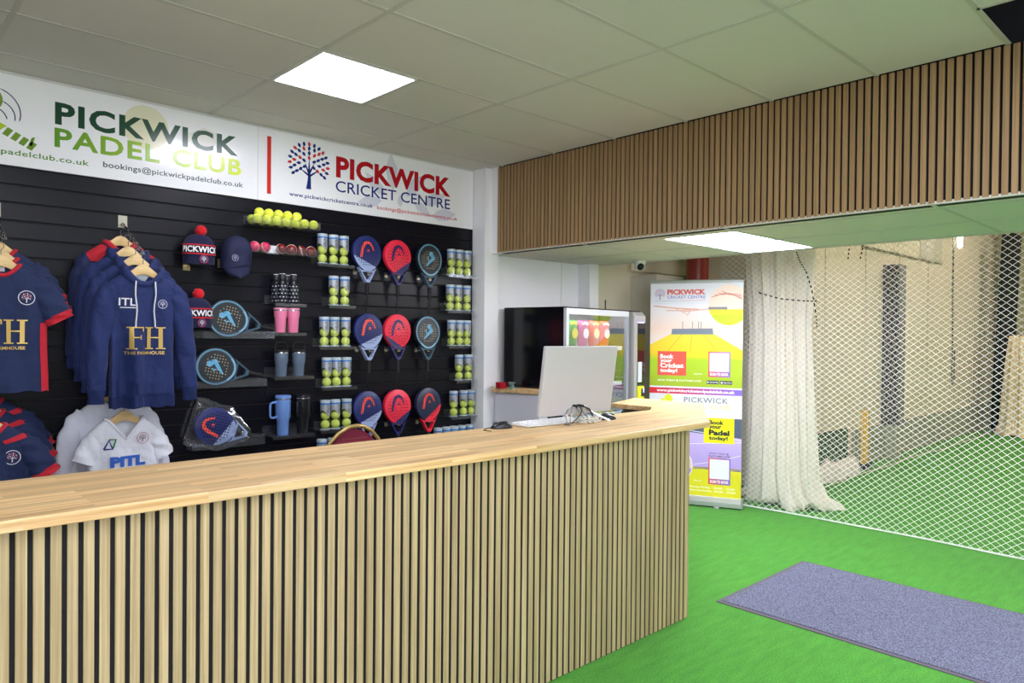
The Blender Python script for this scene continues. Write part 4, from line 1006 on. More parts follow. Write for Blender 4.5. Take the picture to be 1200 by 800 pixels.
def hoodie(loc, label, prints=True, seed=1, m=M_hood, jacket=False):
    t = thing('jacket' if jacket else 'hooded_top', label, 'jacket' if jacket else 'hoodie', loc, (0, 0, R(random.uniform(-4, 4)) if not prints else 0), group=None)
    g = Garment(.180, .040, .76, .10, .055, seed, .205, .085, .085, fold=1.8 if prints else 1)
    g.body().link('body', m, t, smooth=70)
    g.band(-.70, -.765, out=.002).link('hem_band', mat('navy_rib', (9, 28, 78), .9, bump=.5, bscale=120), t, smooth=70)
    for s in (-1, 1):
        sl_ = sleeve([(s*.148, .0, -.085), (s*.178, -.002, -.13), (s*.205, -.005, -.22), (s*.232, -.010, -.42), (s*(.252 if s > 0 else .238), -.014, -.66)], [.045, .060, .060, .054, .046], .6, seed+s).link('sleeve', m, t, smooth=70)
        sleeve([(s*(.2515 if s > 0 else .2375), -.014, -.655), (s*(.256 if s > 0 else .240), -.014, -.735)], [.044, .041], .65, seed).link('cuff', mat('navy_rib', (0, 0, 0)), t, smooth=70)
        if jacket:
            MB().loft([[g.pt(z, a, .004) for z in g.rows[1:6]] for a in [R(a_) for a_ in ((-62, -48, -30, -14, 0, 15, 30) if s > 0 else (-118, -132, -150, -166, -180, -195, -210))]], False, False, False).link('shoulder_panel', M_red, t, smooth=70)
    if jacket:
        g.neckband(.016, z=.004).link('collar', M_red, t, smooth=70)
        return t
    hd_ = MB(); rings = []; n = 40
    for o, dz, bk_ in ((-.004, -.006, 0), (.012, .028, .006), (.028, .036, .014), (.04, .012, .022), (.036, -.03, .024), (.022, -.05, .018)):
        r_ = []
        for k in range(n):
            a = 2*PI*k/n; x, y, z = g.pt(0, a, 0); f = max(0, math.sin(a)); fr = max(0, -math.sin(a))
            r_.append((x*(1+o/.085*.8), y*(1+o/.05*.45)+bk_*f, z+dz*(1-.75*fr**3)-.10*f*(1 if dz < 0 else 0)-.02*fr*(o/.05)))
        rings.append(r_)
    hd_.loft(rings, True, False, False).link('hood', m, t, smooth=75)
    if prints:
        MB().flat([(-.045, -.004), (.045, -.004), (.0, -.075)], 0).link('neck_lining', mat('white_lining', (206, 214, 226), .8), t, loc=(0, .02, .0))
        for s in (-1, 1):
            p = [(s*.05, g.front(s*.05, -.045)-.012, -.052)]+[(s*(.05+.004*math.sin(k)), g.front(s*.05, -.06-.03*k)-.010, -.07-.03*k) for k in range(1, 9)]
            MB().tube(p, .0042, 6).link('drawstring', M_cord, t, smooth=60)
        glay(g, 'ITL', -.135, -.192, .085, .042, M_cord, t, .015)
        sub = MB(); sub.stroke([(-.128+.016*k, -.203) for k in range(6)], .005, 0); g.lay(sub, .007).link('logo_underline', M_cord, t)
        gcrest(g, t, .092, -.178, .024, (214, 216, 232), (214, 216, 232), (214, 216, 232))
        serif_FH(g, -.005, -.435, .125, t, M_goldp)
        glay(g, 'THE FARMHOUSE', -.105, -.465, .205, .018, M_goldp, t, .02)
        pk_ = MB(); poly = [(-.085, -.50), (.085, -.50), (.13, -.62), (.13, -.69), (-.13, -.69), (-.13, -.62)]
        rows_ = []
        for i in range(9):
            z = -.50-.19*i/8; w = .085+.045*min(1, i/5); rows_.append([(x, g.front(x, z)-.007, z) for x in [-w+2*w*k/12 for k in range(13)]])
        pk_.loft(rows_, False, False, False).link('pocket', m, t, smooth=70)
    return t
def tshirt(loc, label, full=True, seed=2, stripe=False):
    t = thing('cricket_shirt', label, 'shirt', loc, group=None)
    g = Garment(.205, .038, .66, .02, .06, seed, .205, .09, .085, fold=1.7 if full else 1)
    g.body().link('body', M_shirt, t, smooth=70)
    g.neckband(.011).link('neckband', M_red, t, smooth=70)
    for s in (-1, 1):
        sleeve([(s*.145, 0, -.08), (s*.175, -.003, -.125), (s*.215, -.007, -.19), (s*.25, -.01, -.255)], [.045, .066, .070, .068], .55, seed+s).link('sleeve', M_shirt, t, smooth=70)
        sleeve([(s*.247, -.01, -.25), (s*.266, -.012, -.285)], [.0702, .069], .57, seed).link('cuff', M_red, t, smooth=70)
        MB().loft([[g.pt(z, a, .004) for z in [-.30-.36*k/12 for k in range(13)]] for a in ([R(a_) for a_ in (-38, -28, -18, -8, 4)] if s > 0 else [R(a_) for a_ in (-142, -152, -162, -172, -184)])], False, False, False).link('side_panel', M_red, t, smooth=70)
        if stripe:
            MB().loft([[g.pt(z, a, .005) for z in (-.05, -.062, -.072)] for a in ([R(a_) for a_ in (-72, -60, -50, -40, -28, -15, 0, 15)] if s > 0 else [R(a_) for a_ in (-108, -120, -130, -140, -152, -165, -180, -195)])], False, False, False).link('shoulder_stripe', M_red, t, smooth=70)
    if full:
        gcrest(g, t, .105, -.17, .036, (222, 222, 234), (222, 222, 234), (214, 90, 110))
        MB().flat([(-.02, -.012), (.02, -.012), (.02, -.035), (-.02, -.035)], .028).link('neck_label', M_cord, t)
    return t, g
# chains: a sloping display arm with links, from a plate in the groove
def chain_arm(x, z, depth, fall, label):
    t = thing('display_arm', label, 'display arm', (x, YW-.001, z))
    MB().box((-.026, -.004, -.04), (.026, 0, .035)).link('arm_plate', M_steel, t, bevel=.001, seg=1)
    a, b = Vector((0, -.004, -.01)), Vector((0, -depth, -fall)); n = 15
    for i in range(n):
        p = a.lerp(b, (i+.5)/n); d = (b-a).normalized(); u = Vector((1, 0, 0)); v = d.cross(u)
        if i % 2: u, v = v, u
        ln = (b-a).length/n*.72
        MB().tube([p+d*ln*math.cos(q)+u*.0075*math.sin(q) for q in [2*PI*k/10 for k in range(10)]], .0024, 5, True).link('chain_link', M_chrome, t, smooth=60)
    MB().tube([a, b], .0045, 6).link('arm_rod', M_chrome, t, smooth=60)
    return t
chain_arm(1.275, 2.272, .41, .23, 'chrome chain arm carrying the hoodies at the centre of the wall')
chain_arm(.64, 2.268, .325, .195, 'chrome chain arm carrying the navy short-sleeved shirts at the left')
chain_arm(1.215, 1.36, .30, .19, 'chrome chain arm under the hoodies carrying the white tops')
chain_arm(.60, 1.385, .31, .17, 'chrome chain arm at lower left carrying the red-collared shirts')
def hang(x, d, z, maker, lab, hlab, hook=.10):
    maker((x, YW-d, z), lab); hanger((x, YW-d, z-.026), hlab, hook)
random.seed(11)
hang(1.240, .095, 2.125, lambda l, s: hoodie(l, s, False, 5, M_deep, True), 'navy jacket with red shoulders and collar, rearmost on the chain arm', 'wooden hanger with the red-shouldered navy jacket')
hang(1.255, .195, 2.055, lambda l, s: hoodie(l, s, False, 3), 'plain navy hooded top directly in front of the red-shouldered jacket', 'wooden hanger of the second garment behind the printed hoodie')
hang(1.266, .295, 2.0, lambda l, s: hoodie(l, s, False, 4), 'navy hooded top directly behind the gold-printed hoodie', 'wooden hanger directly behind that of the gold-printed hoodie')
hang(1.278, .395, 1.94, lambda l, s: hoodie(l, s, True, 1), 'navy hoodie with white drawstrings and gold lettering, front of its arm', 'wooden hanger of the gold-printed hoodie')
def shirt_front(l, s):
    t, g = tshirt(l, s, True, 2)
    serif_FH(g, -.0, -.41, .125, t, M_goldp); glay(g, 'THE FARMHOUSE', -.105, -.44, .205, .017, M_goldp, t, .02)
hang(.633, .13, 2.035, lambda l, s: tshirt(l, s, False, 6), 'navy short-sleeved shirt with red neckband, rearmost of the left rail', 'wooden hanger of the rearmost navy shirt at left')
hang(.630, .215, 1.985, lambda l, s: tshirt(l, s, False, 7), 'navy short-sleeved shirt with red neckband, second on the left rail', 'wooden hanger of the second navy shirt at left')
hang(.625, .305, 1.945, shirt_front, 'navy short-sleeved shirt with gold lettering and red side panels, front of left rail', 'wooden hanger of the gold-lettered navy shirt')
def low_shirt(l, s, full, seed): tshirt(l, s, full, seed, True)
hang(.575, .12, 1.235, lambda l, s: low_shirt(l, s, False, 8), 'navy shirt with red shoulder stripe, rearmost at lower left', 'wooden hanger of the rearmost lower-left shirt')
hang(.572, .20, 1.18, lambda l, s: low_shirt(l, s, False, 9), 'navy shirt with red shoulder stripe, middle one at lower left', 'wooden hanger of the middle lower-left shirt')
hang(.568, .285, 1.115, lambda l, s: low_shirt(l, s, True, 10), 'navy shirt with red collar and round crest, front one at lower left', 'wooden hanger of the front lower-left shirt')
# white tops below the hoodies
def long_white(l, s):
    t = thing('cricket_sweater', s, 'sweater', l)
    g = Garment(.215, .04, .66, .0, .05, 14, .205, .09, .085)
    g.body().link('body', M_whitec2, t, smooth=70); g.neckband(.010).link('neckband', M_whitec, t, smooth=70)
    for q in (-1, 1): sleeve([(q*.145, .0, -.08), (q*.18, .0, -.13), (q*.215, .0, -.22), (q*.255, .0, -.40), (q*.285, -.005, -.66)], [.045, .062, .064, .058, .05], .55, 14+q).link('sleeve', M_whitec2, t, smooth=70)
def vest_white(l, s):
    t = thing('cricket_vest', s, 'vest', l)
    g = Garment(.185, .042, .64, -.02, .105, 15, .188, .07, .098, True, 1.6)
    g.body().link('body', M_whitec, t, smooth=70)
    vb = MB(); ring = [Vector(g.pt(0, 2*PI*k/40, .001)) for k in range(40)]
    vb.tube(ring, .009, 6, True).link('v_neckband', M_whitec, t, smooth=70)
    for q in (-1, 1):
        sleeve([(q*.130, 0, -.075), (q*.155, -.003, -.12), (q*.185, -.007, -.17), (q*.212, -.01, -.235)], [.04, .058, .062, .058], .6, 16+q).link('sleeve', M_whitec, t, smooth=70)
    glay(g, 'PITL', -.085, -.27, .185, .06, mat('royal_blue', (44, 96, 190), .6), t, .06)
    gcrest(g, t, .085, -.115, .031, (190, 120, 140), (60, 50, 80), (170, 80, 100))
    lg = MB(); lg.stroke([(-.115, -.165), (-.09, -.115), (-.072, -.165), (-.115, -.165)], .011, 0); g.lay(lg, .005).link('triangle_mark', mat('navy_mark', (26, 42, 120), .6), t)
    l2 = MB(); l2.stroke([(-.09, -.112), (-.055, -.112), (-.07, -.16)], .010, 0); g.lay(l2, .005).link('triangle_mark', mat('green_mark', (40, 130, 70), .6), t)
hang(1.185, .16, 1.215, long_white, 'plain white long-sleeved top behind the white printed vest', 'wooden hanger of the plain white long-sleeved top')
hang(1.215, .28, 1.105, vest_white, 'white V-neck top with blue lettering and crest below the hoodies', 'wooden hanger of the white V-neck top')

# ================================================================== vending machine
va = R(7)
vm = thing('vending_machine', 'snack vending machine with glossy black side and glass front behind the counter', 'vending machine', (4.385, 4.04, 0), (0, 0, va))
M_vblack = mat('gloss_black', (12, 13, 17), .16); M_vwhite = mat('vending_white', (206, 208, 214), .35); M_vgrey = mat('vending_grey', (150, 152, 158), .4); M_vin = mat('vending_inner', (70, 72, 78), .6)
VH = 1.83; VW = 1.04; VD = .64
MB().box((0, .0, .06), (.02, VD, VH)).link('side_panel', M_vblack, vm, bevel=.003)
MB().box((VW+.2-.02, .05, .06), (VW+.2, VD, VH)).link('side_panel', M_vblack, vm)
MB().box((.0, VD-.02, .06), (VW+.2, VD, VH)).link('rear_panel', M_vin, vm)
MB().box((-.002, -.004, VH), (VW+.2, VD, VH+.012)).link('top_panel', M_vblack, vm)
MB().box((.02, .02, .06), (VW+.18, VD-.02, .62)).link('base_cabinet', M_vwhite, vm)
for sx_ in (.08, VW+.1): MB().box((sx_-.03, .06, 0), (sx_+.03, .5, .06)).link('foot', M_black, vm)
fr = MB(); fr.box((0, -.03, .62), (.035, .0, VH)).box((.035, -.03, VH-.05), (VW-.04, 0, VH)).box((.035, -.03, .62), (VW-.04, 0, .66))
fr.link('door_frame', M_vwhite, vm, bevel=.002)
MB().box((VW-.075, -.03, .66), (VW-.04, 0, VH-.05)).link('door_stile', M_vgrey, vm)
MB().box((.035, -.016, .66), (VW-.075, -.012, VH-.05)).link('glass', clear('vending_glass', (246, 249, 249), .045, .0, .4), vm)
MB().box((VW-.04, .0, .62), (VW, .3, VH)).link('inner_wall', M_vin, vm)
lamp = MB().box((.06, .02, VH-.04), (VW-.1, .05, VH-.03)).link('lamp_strip', emit('vending_lamp', (235, 242, 255), 9.0), vm)
packs = [((74, 150, 60), (240, 216, 60)), ((178, 44, 110), (240, 226, 232)), ((222, 92, 56), (250, 226, 150)), ((222, 52, 54), (250, 240, 236)), ((240, 190, 50), (200, 40, 40)), ((60, 110, 190), (230, 236, 250))]
def packet(x, y, z, k):
    mb = MB(); rings = []
    for i in range(9):
        u = i/8; z_ = z+.235*u; th = .036*math.sin(PI*u)**.6+.001; hw = .078*(1-.06*math.sin(PI*u))
        rings.append([(x+hw*math.cos(a), y+th*math.sin(a), z_) for a in [2*PI*q/14 for q in range(14)]])
    p = mb.loft(rings).link('snack_packet', mat('packet_%d' % k, packs[k][0], .3, coat=.3), vm, smooth=60)
    pr = MB(); pr.disc(0, 0, .045, 0, 12); pr.v = [(x+a, y-.0385, z+.12+c) for a, b, c in pr.v]; pr.link('packet_print', mat('packet_print_%d' % k, packs[k][1], .4), p)
    p2 = MB(); p2.stroke([(-.05, .2), (0, .212), (.05, .2)], .022, 0); p2.v = [(x+a, y-.028, z+c) for a, b, c in p2.v]; p2.link('packet_print', mat('packet_print_%d' % k, (0, 0, 0)), p)
for s_, z in enumerate((1.50, 1.18, .90, .66)):
    MB().box((.03, .03, z-.012), (VW-.05, .5, z)).link('tray', M_vgrey, vm)
    MB().box((.035, .012, z-.03), (VW-.09, .03, z+.008)).link('price_strip', mat('strip_white', (214, 218, 228), .4), vm)
    n = 4 if s_ == 0 else 5
    for k in range(n):
        if s_ == 0: packet(.235+.17*k, .085, z+.002, k)
        elif s_ == 1: packet(.235+.17*k, .085, z-.0+.002, (k*2+1) % 6) if k < 4 else None
        else: MB().lathe([(.03, 0), (.033, .004), (.033, .15), (.014, .19), (.014, .215)], 16, (.13+.15*k, .14, z+.001)).link('drink_bottle', mat('packet_%d' % ((k+s_) % 6), packs[(k+s_) % 6][0], .3), vm, smooth=40)
# payment column
MB().prism([(-.07, .10), (-.07, 1.79), (-.035, 1.83), (.2, 1.83), (.2, .10)], VW, VW+.2, 'yz').link('payment_column', mat('column_silver', (186, 184, 184), .3, .4), vm, bevel=.006)
MB().box((VW+.05, -.074, .66), (VW+.19, -.0695, 1.73)).link('payment_panel', mat('panel_gloss', (16, 17, 20), .05), vm, bevel=.002)
MB().box((VW+.045, -.078, 1.725), (VW+.16, -.072, 1.735)).link('status_light', emit('violet_led', (150, 110, 255), 1.2), vm)
MB().box((VW+.055, -.077, 1.17), (VW+.125, -.0735, 1.36)).link('sticker', mat('sticker_pale', (206, 214, 240), .5), vm)
cr = MB(); cr.box((VW+.05, -.10, 1.01), (VW+.075, -.073, 1.135)).box((VW+.075, -.10, 1.01), (VW+.13, -.073, 1.035)).box((VW+.075, -.10, 1.11), (VW+.13, -.073, 1.135))
cr.link('card_reader', mat('reader_yellow', (232, 226, 24), .4), vm)
MB().box((VW+.075, -.085, 1.035), (VW+.14, -.073, 1.11)).link('reader_slot', M_black, vm)
MB().box((VW+.135, -.09, 1.07), (VW+.15, -.073, 1.12)).link('reader_light', emit('blue_led', (70, 90, 255), 1.0), vm)
MB().tube([(VW-.12, .18, VH+.01), (VW-.12, .18, VH+.11)], .006, 6).link('aerial', M_black, vm)

# ================================================================== roller banner
bdir = Vector((.37, -.81, 0)).normalized(); brz = math.atan2(bdir.y, bdir.x)
bn = thing('roller_banner', 'tall roller banner advertising cricket and padel bookings beside the nets', 'banner', (5.985, 3.805, 0), (0, 0, brz))
BW = .432; ZT0, ZB0 = 2.118, .085
M_pr = mat('banner_white', (232, 232, 240), .45)
MB().prism([(-.075, .012), (.075, .012), (.07, .055), (.03, .085), (-.03, .085), (-.07, .055)], -BW-.012, BW+.012, 'yz').link('base_cassette', mat('banner_alu', (198, 206, 204), .3, .7), bn, bevel=.004)
for s in (-1, 1): MB().box((s*(BW+.012)-.006, -.078, .008), (s*(BW+.012)+.006, .078, .088)).link('end_cap', mat('alu_cap', (160, 166, 166), .4), bn)
for s in (-.22, .22): MB().box((s-.022, -.12, 0), (s+.022, .10, .012)).link('foot', mat('alu_foot', (180, 184, 186), .3, .7), bn, bevel=.003)
MB().box((-BW, -.002, ZB0), (BW, .002, ZT0)).link('banner_sheet', M_pr, bn)
MB().prism([(-.012, 0), (.012, 0), (.014, .02), (.006, .032), (-.006, .032), (-.014, .02)], -BW-.004, BW+.004, 'yz').link('top_rail', mat('banner_alu', (0, 0, 0)), bn, loc=(0, 0, ZT0-.006))
MB().tube([(0, .03, .08), (0, .03, ZT0)], .008, 8).link('support_pole', mat('banner_alu', (0, 0, 0)), bn)
def U(px): return (px-101)/562*2*BW-BW          # along the sheet
def Zt(py): return ZT0-(py-100)/500*(1.335)*.75*1.0  # placeholder scale replaced below
YB = -.0026
_ba = (ZT0-ZB0)/1287.0                              # one drawing unit of the sheet's height
def V(py): return ZT0-(py-100)*_ba
def quad(name, pts, rgb, d=0, rough=.45):
    return MB().flat([(U(x), V(y)) for x, y in pts], YB-d*.0002).link(name, mat('bp_%d_%d_%d' % rgb, rgb, rough), bn)
# upper half: hall picture (units: 562 wide, 1287 high, from 101,100)
MB().flat([(U(101), V(230)), (U(663), V(230)), (U(663), V(500)), (U(490), V(412)), (U(238), V(412)), (U(101), V(478))], YB).link('hall_print', ramp('hall_print_grad', [(0, (250, 236, 232)), (.45, (250, 222, 206)), (1, (238, 236, 244))], 2, V(500), V(230)), bn)
for x0, y0, x1, y1, w in ((120, 240, 400, 262, 8), (200, 268, 350, 262, 6), (300, 275, 620, 238, 6), (330, 300, 350, 262, 5), (250, 250, 330, 290, 4)):
    MB().stroke([(U(x0), V(y0)), (U((x0+x1)/2), V((y0+y1)/2+4)), (U(x1), V(y1))], w*_ba, YB-.0002).link('roof_truss_print', mat('bp_truss', (232, 178, 160), .45), bn)
MB().flat([(U(101), V(478)), (U(238), V(408)), (U(490), V(408)), (U(663), V(505)), (U(663), V(730)), (U(101), V(730))], YB-.0002).link('floor_print', ramp('floor_print_grad', [(0, (170, 190, 44)), (.5, (180, 214, 40)), (.62, (250, 214, 40)), (1, (246, 226, 70))], 2, V(730), V(408)), bn)
for x0, x1 in ((300, 210), (362, 350), (430, 520)): MB().stroke([(U(x0), V(412)), (U(x1), V(520))], 3*_ba, YB-.0004).link('lane_line_print', mat('bp_lane', (222, 176, 40), .45), bn)
quad('back_wall_print', [(238, 380), (485, 376), (490, 412), (234, 414)], (128, 138, 156), 2)
for x in (303, 364, 400, 415): quad('post_print', [(x-2, 335), (x+2, 335), (x+2, 380), (x-2, 380)], (150, 140, 150), 2)
# inset circle, upper right
cc = clip(circ(580, 235, 122, 40), -1, 0, 663)
MB().flat([(U(x), V(y)) for x, y in cc], YB-.0004).link('inset_print', mat('bp_inset', (250, 226, 210), .45), bn)
MB().flat([(U(x), V(y)) for x, y in clip(cc, 0, 1, -262)], YB-.0006).link('inset_floor_print', mat('bp_inset_floor', (206, 226, 44), .45), bn)
MB().flat([(U(x), V(y)) for x, y in clip(clip(cc, 0, 1, -262), 0, -1, 296)], YB-.0008).link('inset_floor_print', mat('bp_inset_floor2', (246, 220, 50), .45), bn)
quad('inset_wall_print', [(459, 248), (570, 248), (570, 264), (459, 264)], (140, 142, 150), 4)
for k in range(4): MB().stroke([(U(475+20*k), V(190-12*k)), (U(560+20*k), V(165+6*k)), (U(655), V(178+9*k))], 4*_ba, YB-.0008).link('roof_truss_print', mat('bp_truss2', (226, 150, 130), .45), bn)
def bw(body, x0, y0, x1, y1, rgb, bold=.03, sp=1.0, d=5):
    write(body, U(x0), V(y1), U(x1)-U(x0), V(y0)-V(y1), YB-d*.0002, mat('bp_%d_%d_%d' % rgb, rgb, .45), bn, bold, sp)
tree_mark(U(160), V(200), 62*_ba, YB-.001, bn, mat('bp_tree', (150, 120, 180), .45), mat('bp_tree_a', (176, 150, 206), .45), mat('bp_tree_b', (222, 130, 150), .45))
bw('PICKWICK', 206, 140, 440, 172, (228, 92, 86), .045); bw('CRICKET CENTRE', 206, 178, 440, 196, (140, 130, 200), .01)
quad('rule_print', [(133, 209), (275, 208), (275, 210), (133, 211)], (170, 170, 210), 4); quad('rule_print', [(280, 208), (440, 206), (440, 208), (280, 210)], (230, 150, 150), 4)
quad('red_box_print', [(150, 517), (328, 517), (328, 665), (150, 665)], (234, 92, 76), 4)
bw('Book', 166, 535, 250, 562, (250, 246, 244), .045); bw('your', 166, 568, 240, 592, (250, 246, 244), .045); bw('Cricket', 166, 590, 312, 618, (250, 246, 244), .05); bw('today!', 166, 622, 274, 652, (250, 246, 244), .045)
def scan_frame(x0, y0, x1, y1):
    g = ramp('scan_grad_%d' % y0, [(0, (232, 70, 80)), (1, (130, 100, 214))], 0, U(x0), U(x1))
    MB().flat([(U(x0), V(y0)), (U(x1), V(y0)), (U(x1), V(y1)), (U(x0), V(y1))], YB-.0008).link('scan_frame_print', g, bn)
    h = y1-y0
    quad('code_space', [(x0+7, y0+7), (x1-7, y0+7), (x1-7, y1-.21*h), (x0+7, y1-.21*h)], (240, 240, 244), 6)
    bw('SCAN TO BOOK', x0+9, y1-.165*h, x1-9, y1-.05*h, (248, 244, 248), .05, 1, 7)
scan_frame(462, 516, 592, 667)
bw('BOOK TODAY @ PLAYTOMIC.COM', 152, 688, 418, 702, (246, 248, 226), .03)
quad('badge_print', [(452, 688), (527, 688), (527, 710), (452, 710)], (66, 74, 84), 4); quad('badge_print', [(532, 688), (605, 688), (605, 710), (532, 710)], (66, 74, 84), 4)
bw('Google Play', 472, 694, 524, 706, (236, 238, 240), .02); bw('App Store', 553, 694, 602, 706, (236, 238, 240), .02)
MB().flat([(U(456), V(692)), (U(468), V(699)), (U(456), V(706))], YB-.001).link('badge_mark', mat('bp_236_238_240', (236, 238, 240), .45), bn)
MB().disc(U(543), V(700), 6*_ba, YB-.001, 12).link('badge_mark', mat('bp_236_238_240', (236, 238, 240), .45), bn)
bw('playtomic', 376, 645, 425, 657, (236, 244, 214), .02)
MB().flat([(U(101), V(740)), (U(663), V(740)), (U(663), V(775)), (U(101), V(775))], YB-.0004).link('url_band_print', ramp('url_grad', [(0, (226, 44, 50)), (.35, (210, 40, 90)), (1, (130, 110, 226))], 0, -BW, BW), bn)
bw('www.pickwickcricketandpadelclub.co.uk', 146, 747, 620, 770, (250, 246, 248), .04)
# lower half
bw('PICKWICK', 316, 792, 582, 825, (140, 140, 146), .02, 1.1); bw('PADEL', 316, 832, 452, 860, (232, 232, 90), .0, 1.1); bw('CLUB', 480, 832, 590, 860, (232, 232, 90), .0, 1.1)
MB().disc(U(220), V(805), 26*_ba, YB-.001, 16).link('emblem_ball', mat('bp_lime', (228, 228, 50), .45), bn)
MB().stroke([(U(190), V(808)), (U(150), V(850)), (U(130), V(880))], 18*_ba, YB-.001).link('emblem_handle', mat('bp_lime', (0, 0, 0)), bn)
quad('rule_print', [(440, 869), (585, 871), (585, 873), (440, 871)], (190, 190, 206), 4)
quad('court_windows_print', [(101, 912), (663, 912), (663, 1040), (101, 1000)], (84, 94, 120), 1)
for x in (374, 250, 160): quad('mullion_print', [(x, 912), (x+8, 912), (x+8, 990), (x, 990)], (214, 216, 228), 2)
MB().flat([(U(101), V(985)), (U(663), V(1028)), (U(663), V(1225)), (U(101), V(1225))], YB-.0004).link('court_print', ramp('court_grad', [(0, (188, 160, 230)), (1, (206, 184, 240))], 2, V(1225), V(985)), bn)
for a in (((380, 1198), (520, 1170), (663, 1128)), ((330, 992), (500, 1010), (663, 1040)), ((101, 1120), (300, 1080), (663, 1050))): MB().stroke([(U(x), V(y)) for x, y in a], 4*_ba, YB-.0006).link('court_line_print', mat('bp_courtline', (236, 228, 248), .45), bn)
quad('yellow_panel_print', [(101, 1210), (663, 1210), (663, 1384), (101, 1384)], (232, 222, 40), 2)
cl = clip(circ(262, 1208, 106, 40), 1, 0, -101)
MB().flat([(U(x), V(y)) for x, y in circ(262, 1208, 112, 40)], YB-.0006).link('inset_ring_print', mat('bp_ring', (236, 232, 244), .45), bn)
MB().flat([(U(x), V(y)) for x, y in cl], YB-.0008).link('inset_print', mat('bp_court_inset', (176, 140, 226), .45), bn)
MB().flat([(U(x), V(y)) for x, y in clip(cl, 0, -1, 1225)], YB-.001).link('inset_print', mat('bp_court_inset2', (232, 206, 200), .45), bn)
quad('yellow_box_print', [(440, 912), (620, 912), (620, 1062), (440, 1062)], (244, 238, 26), 4)
bw('Book', 470, 926, 558, 952, (48, 46, 50), .04); bw('your', 470, 958, 545, 984, (48, 46, 50), .04); bw('Padel', 470, 984, 592, 1016, (48, 46, 50), .05); bw('today!', 470, 1020, 583, 1050, (48, 46, 50), .04)
bw('BOOK TODAY @', 475, 1120, 590, 1131, (90, 70, 120), .02); bw('PLAYTOMIC.COM', 470, 1136, 596, 1147, (90, 70, 120), .02)
scan_frame(470, 1152, 600, 1310)
bw('playtomic', 384, 1288, 430, 1300, (246, 244, 200), .02)
bw('Monday-Friday', 356, 1326, 480, 1340, (250, 248, 214), .02); bw('10:00 - 22:00', 505, 1326, 628, 1338, (250, 248, 214), .02)
bw('Saturday-Sunday', 356, 1346, 492, 1360, (250, 248, 214), .02); bw('09:00 - 20:00', 505, 1346, 632, 1358, (250, 248, 214), .02)

# ================================================================== mat, camera, pipe
mt = thing('floor_mat', 'large blue-grey entrance mat with rubber edge on the green turf', 'mat', (4.475, 1.35, 0))
MB().box((-.585, -.96, .0), (.585, .96, .005)).link('rubber_edge', mat('rubber_grey', (92, 86, 100), .7), mt, bevel=.002)
def mat_fabric():
    m = mat('mat_fabric', (118, 124, 152), .95, bump=.9, bscale=160)
    nt = m.node_tree; b = nt.nodes['Principled BSDF']; tc = nt.nodes.new('ShaderNodeTexCoord'); v = nt.nodes.new('ShaderNodeTexNoise'); v.inputs['Scale'].default_value = 130; v.inputs['Detail'].default_value = 4
    cr = nt.nodes.new('ShaderNodeValToRGB'); cr.color_ramp.elements[0].position = .36; cr.color_ramp.elements[0].color = lin((66, 70, 94)); cr.color_ramp.elements[1].position = .64; cr.color_ramp.elements[1].color = lin((128, 132, 158))
    nt.links.new(tc.outputs['Object'], v.inputs['Vector']); nt.links.new(v.outputs[0], cr.inputs[0]); nt.links.new(cr.outputs[0], b.inputs['Base Color'])
    return m
MB().box((-.555, -.93, .004), (.555, .93, .010)).link('carpet_pile', mat_fabric(), mt, bevel=.002)
cam_ = thing('dome_camera', 'small white security camera under the edge of the lowered ceiling', 'camera', (5.40, 4.03, ZS-.003))
MB().lathe([(.055, 0), (.055, -.02), (.048, -.028)][::-1], 24).link('mount', mat('camera_white', (226, 226, 224), .4), cam_, smooth=40)
MB().ball((0, 0, -.048), .048, 20, 12).link('camera_body', mat('camera_white', (0, 0, 0)), cam_, smooth=60)
MB().ball((-.018, -.022, -.058), .034, 18, 10).link('lens_dome', mat('camera_dark', (18, 28, 30), .12), cam_, smooth=60)
pp = thing('steel_column', 'round red-brown steel column rising behind the roller banner', 'column', (6.72, 4.26, 0))
MB().lathe([(.118, .012), (.118, 4.59)], 32).link('shaft', mat('red_oxide', (140, 44, 40), .3), pp, smooth=40)
MB().box((-.17, -.17, 0), (.17, .17, .014)).link('base_plate', mat('red_oxide', (0, 0, 0)), pp)

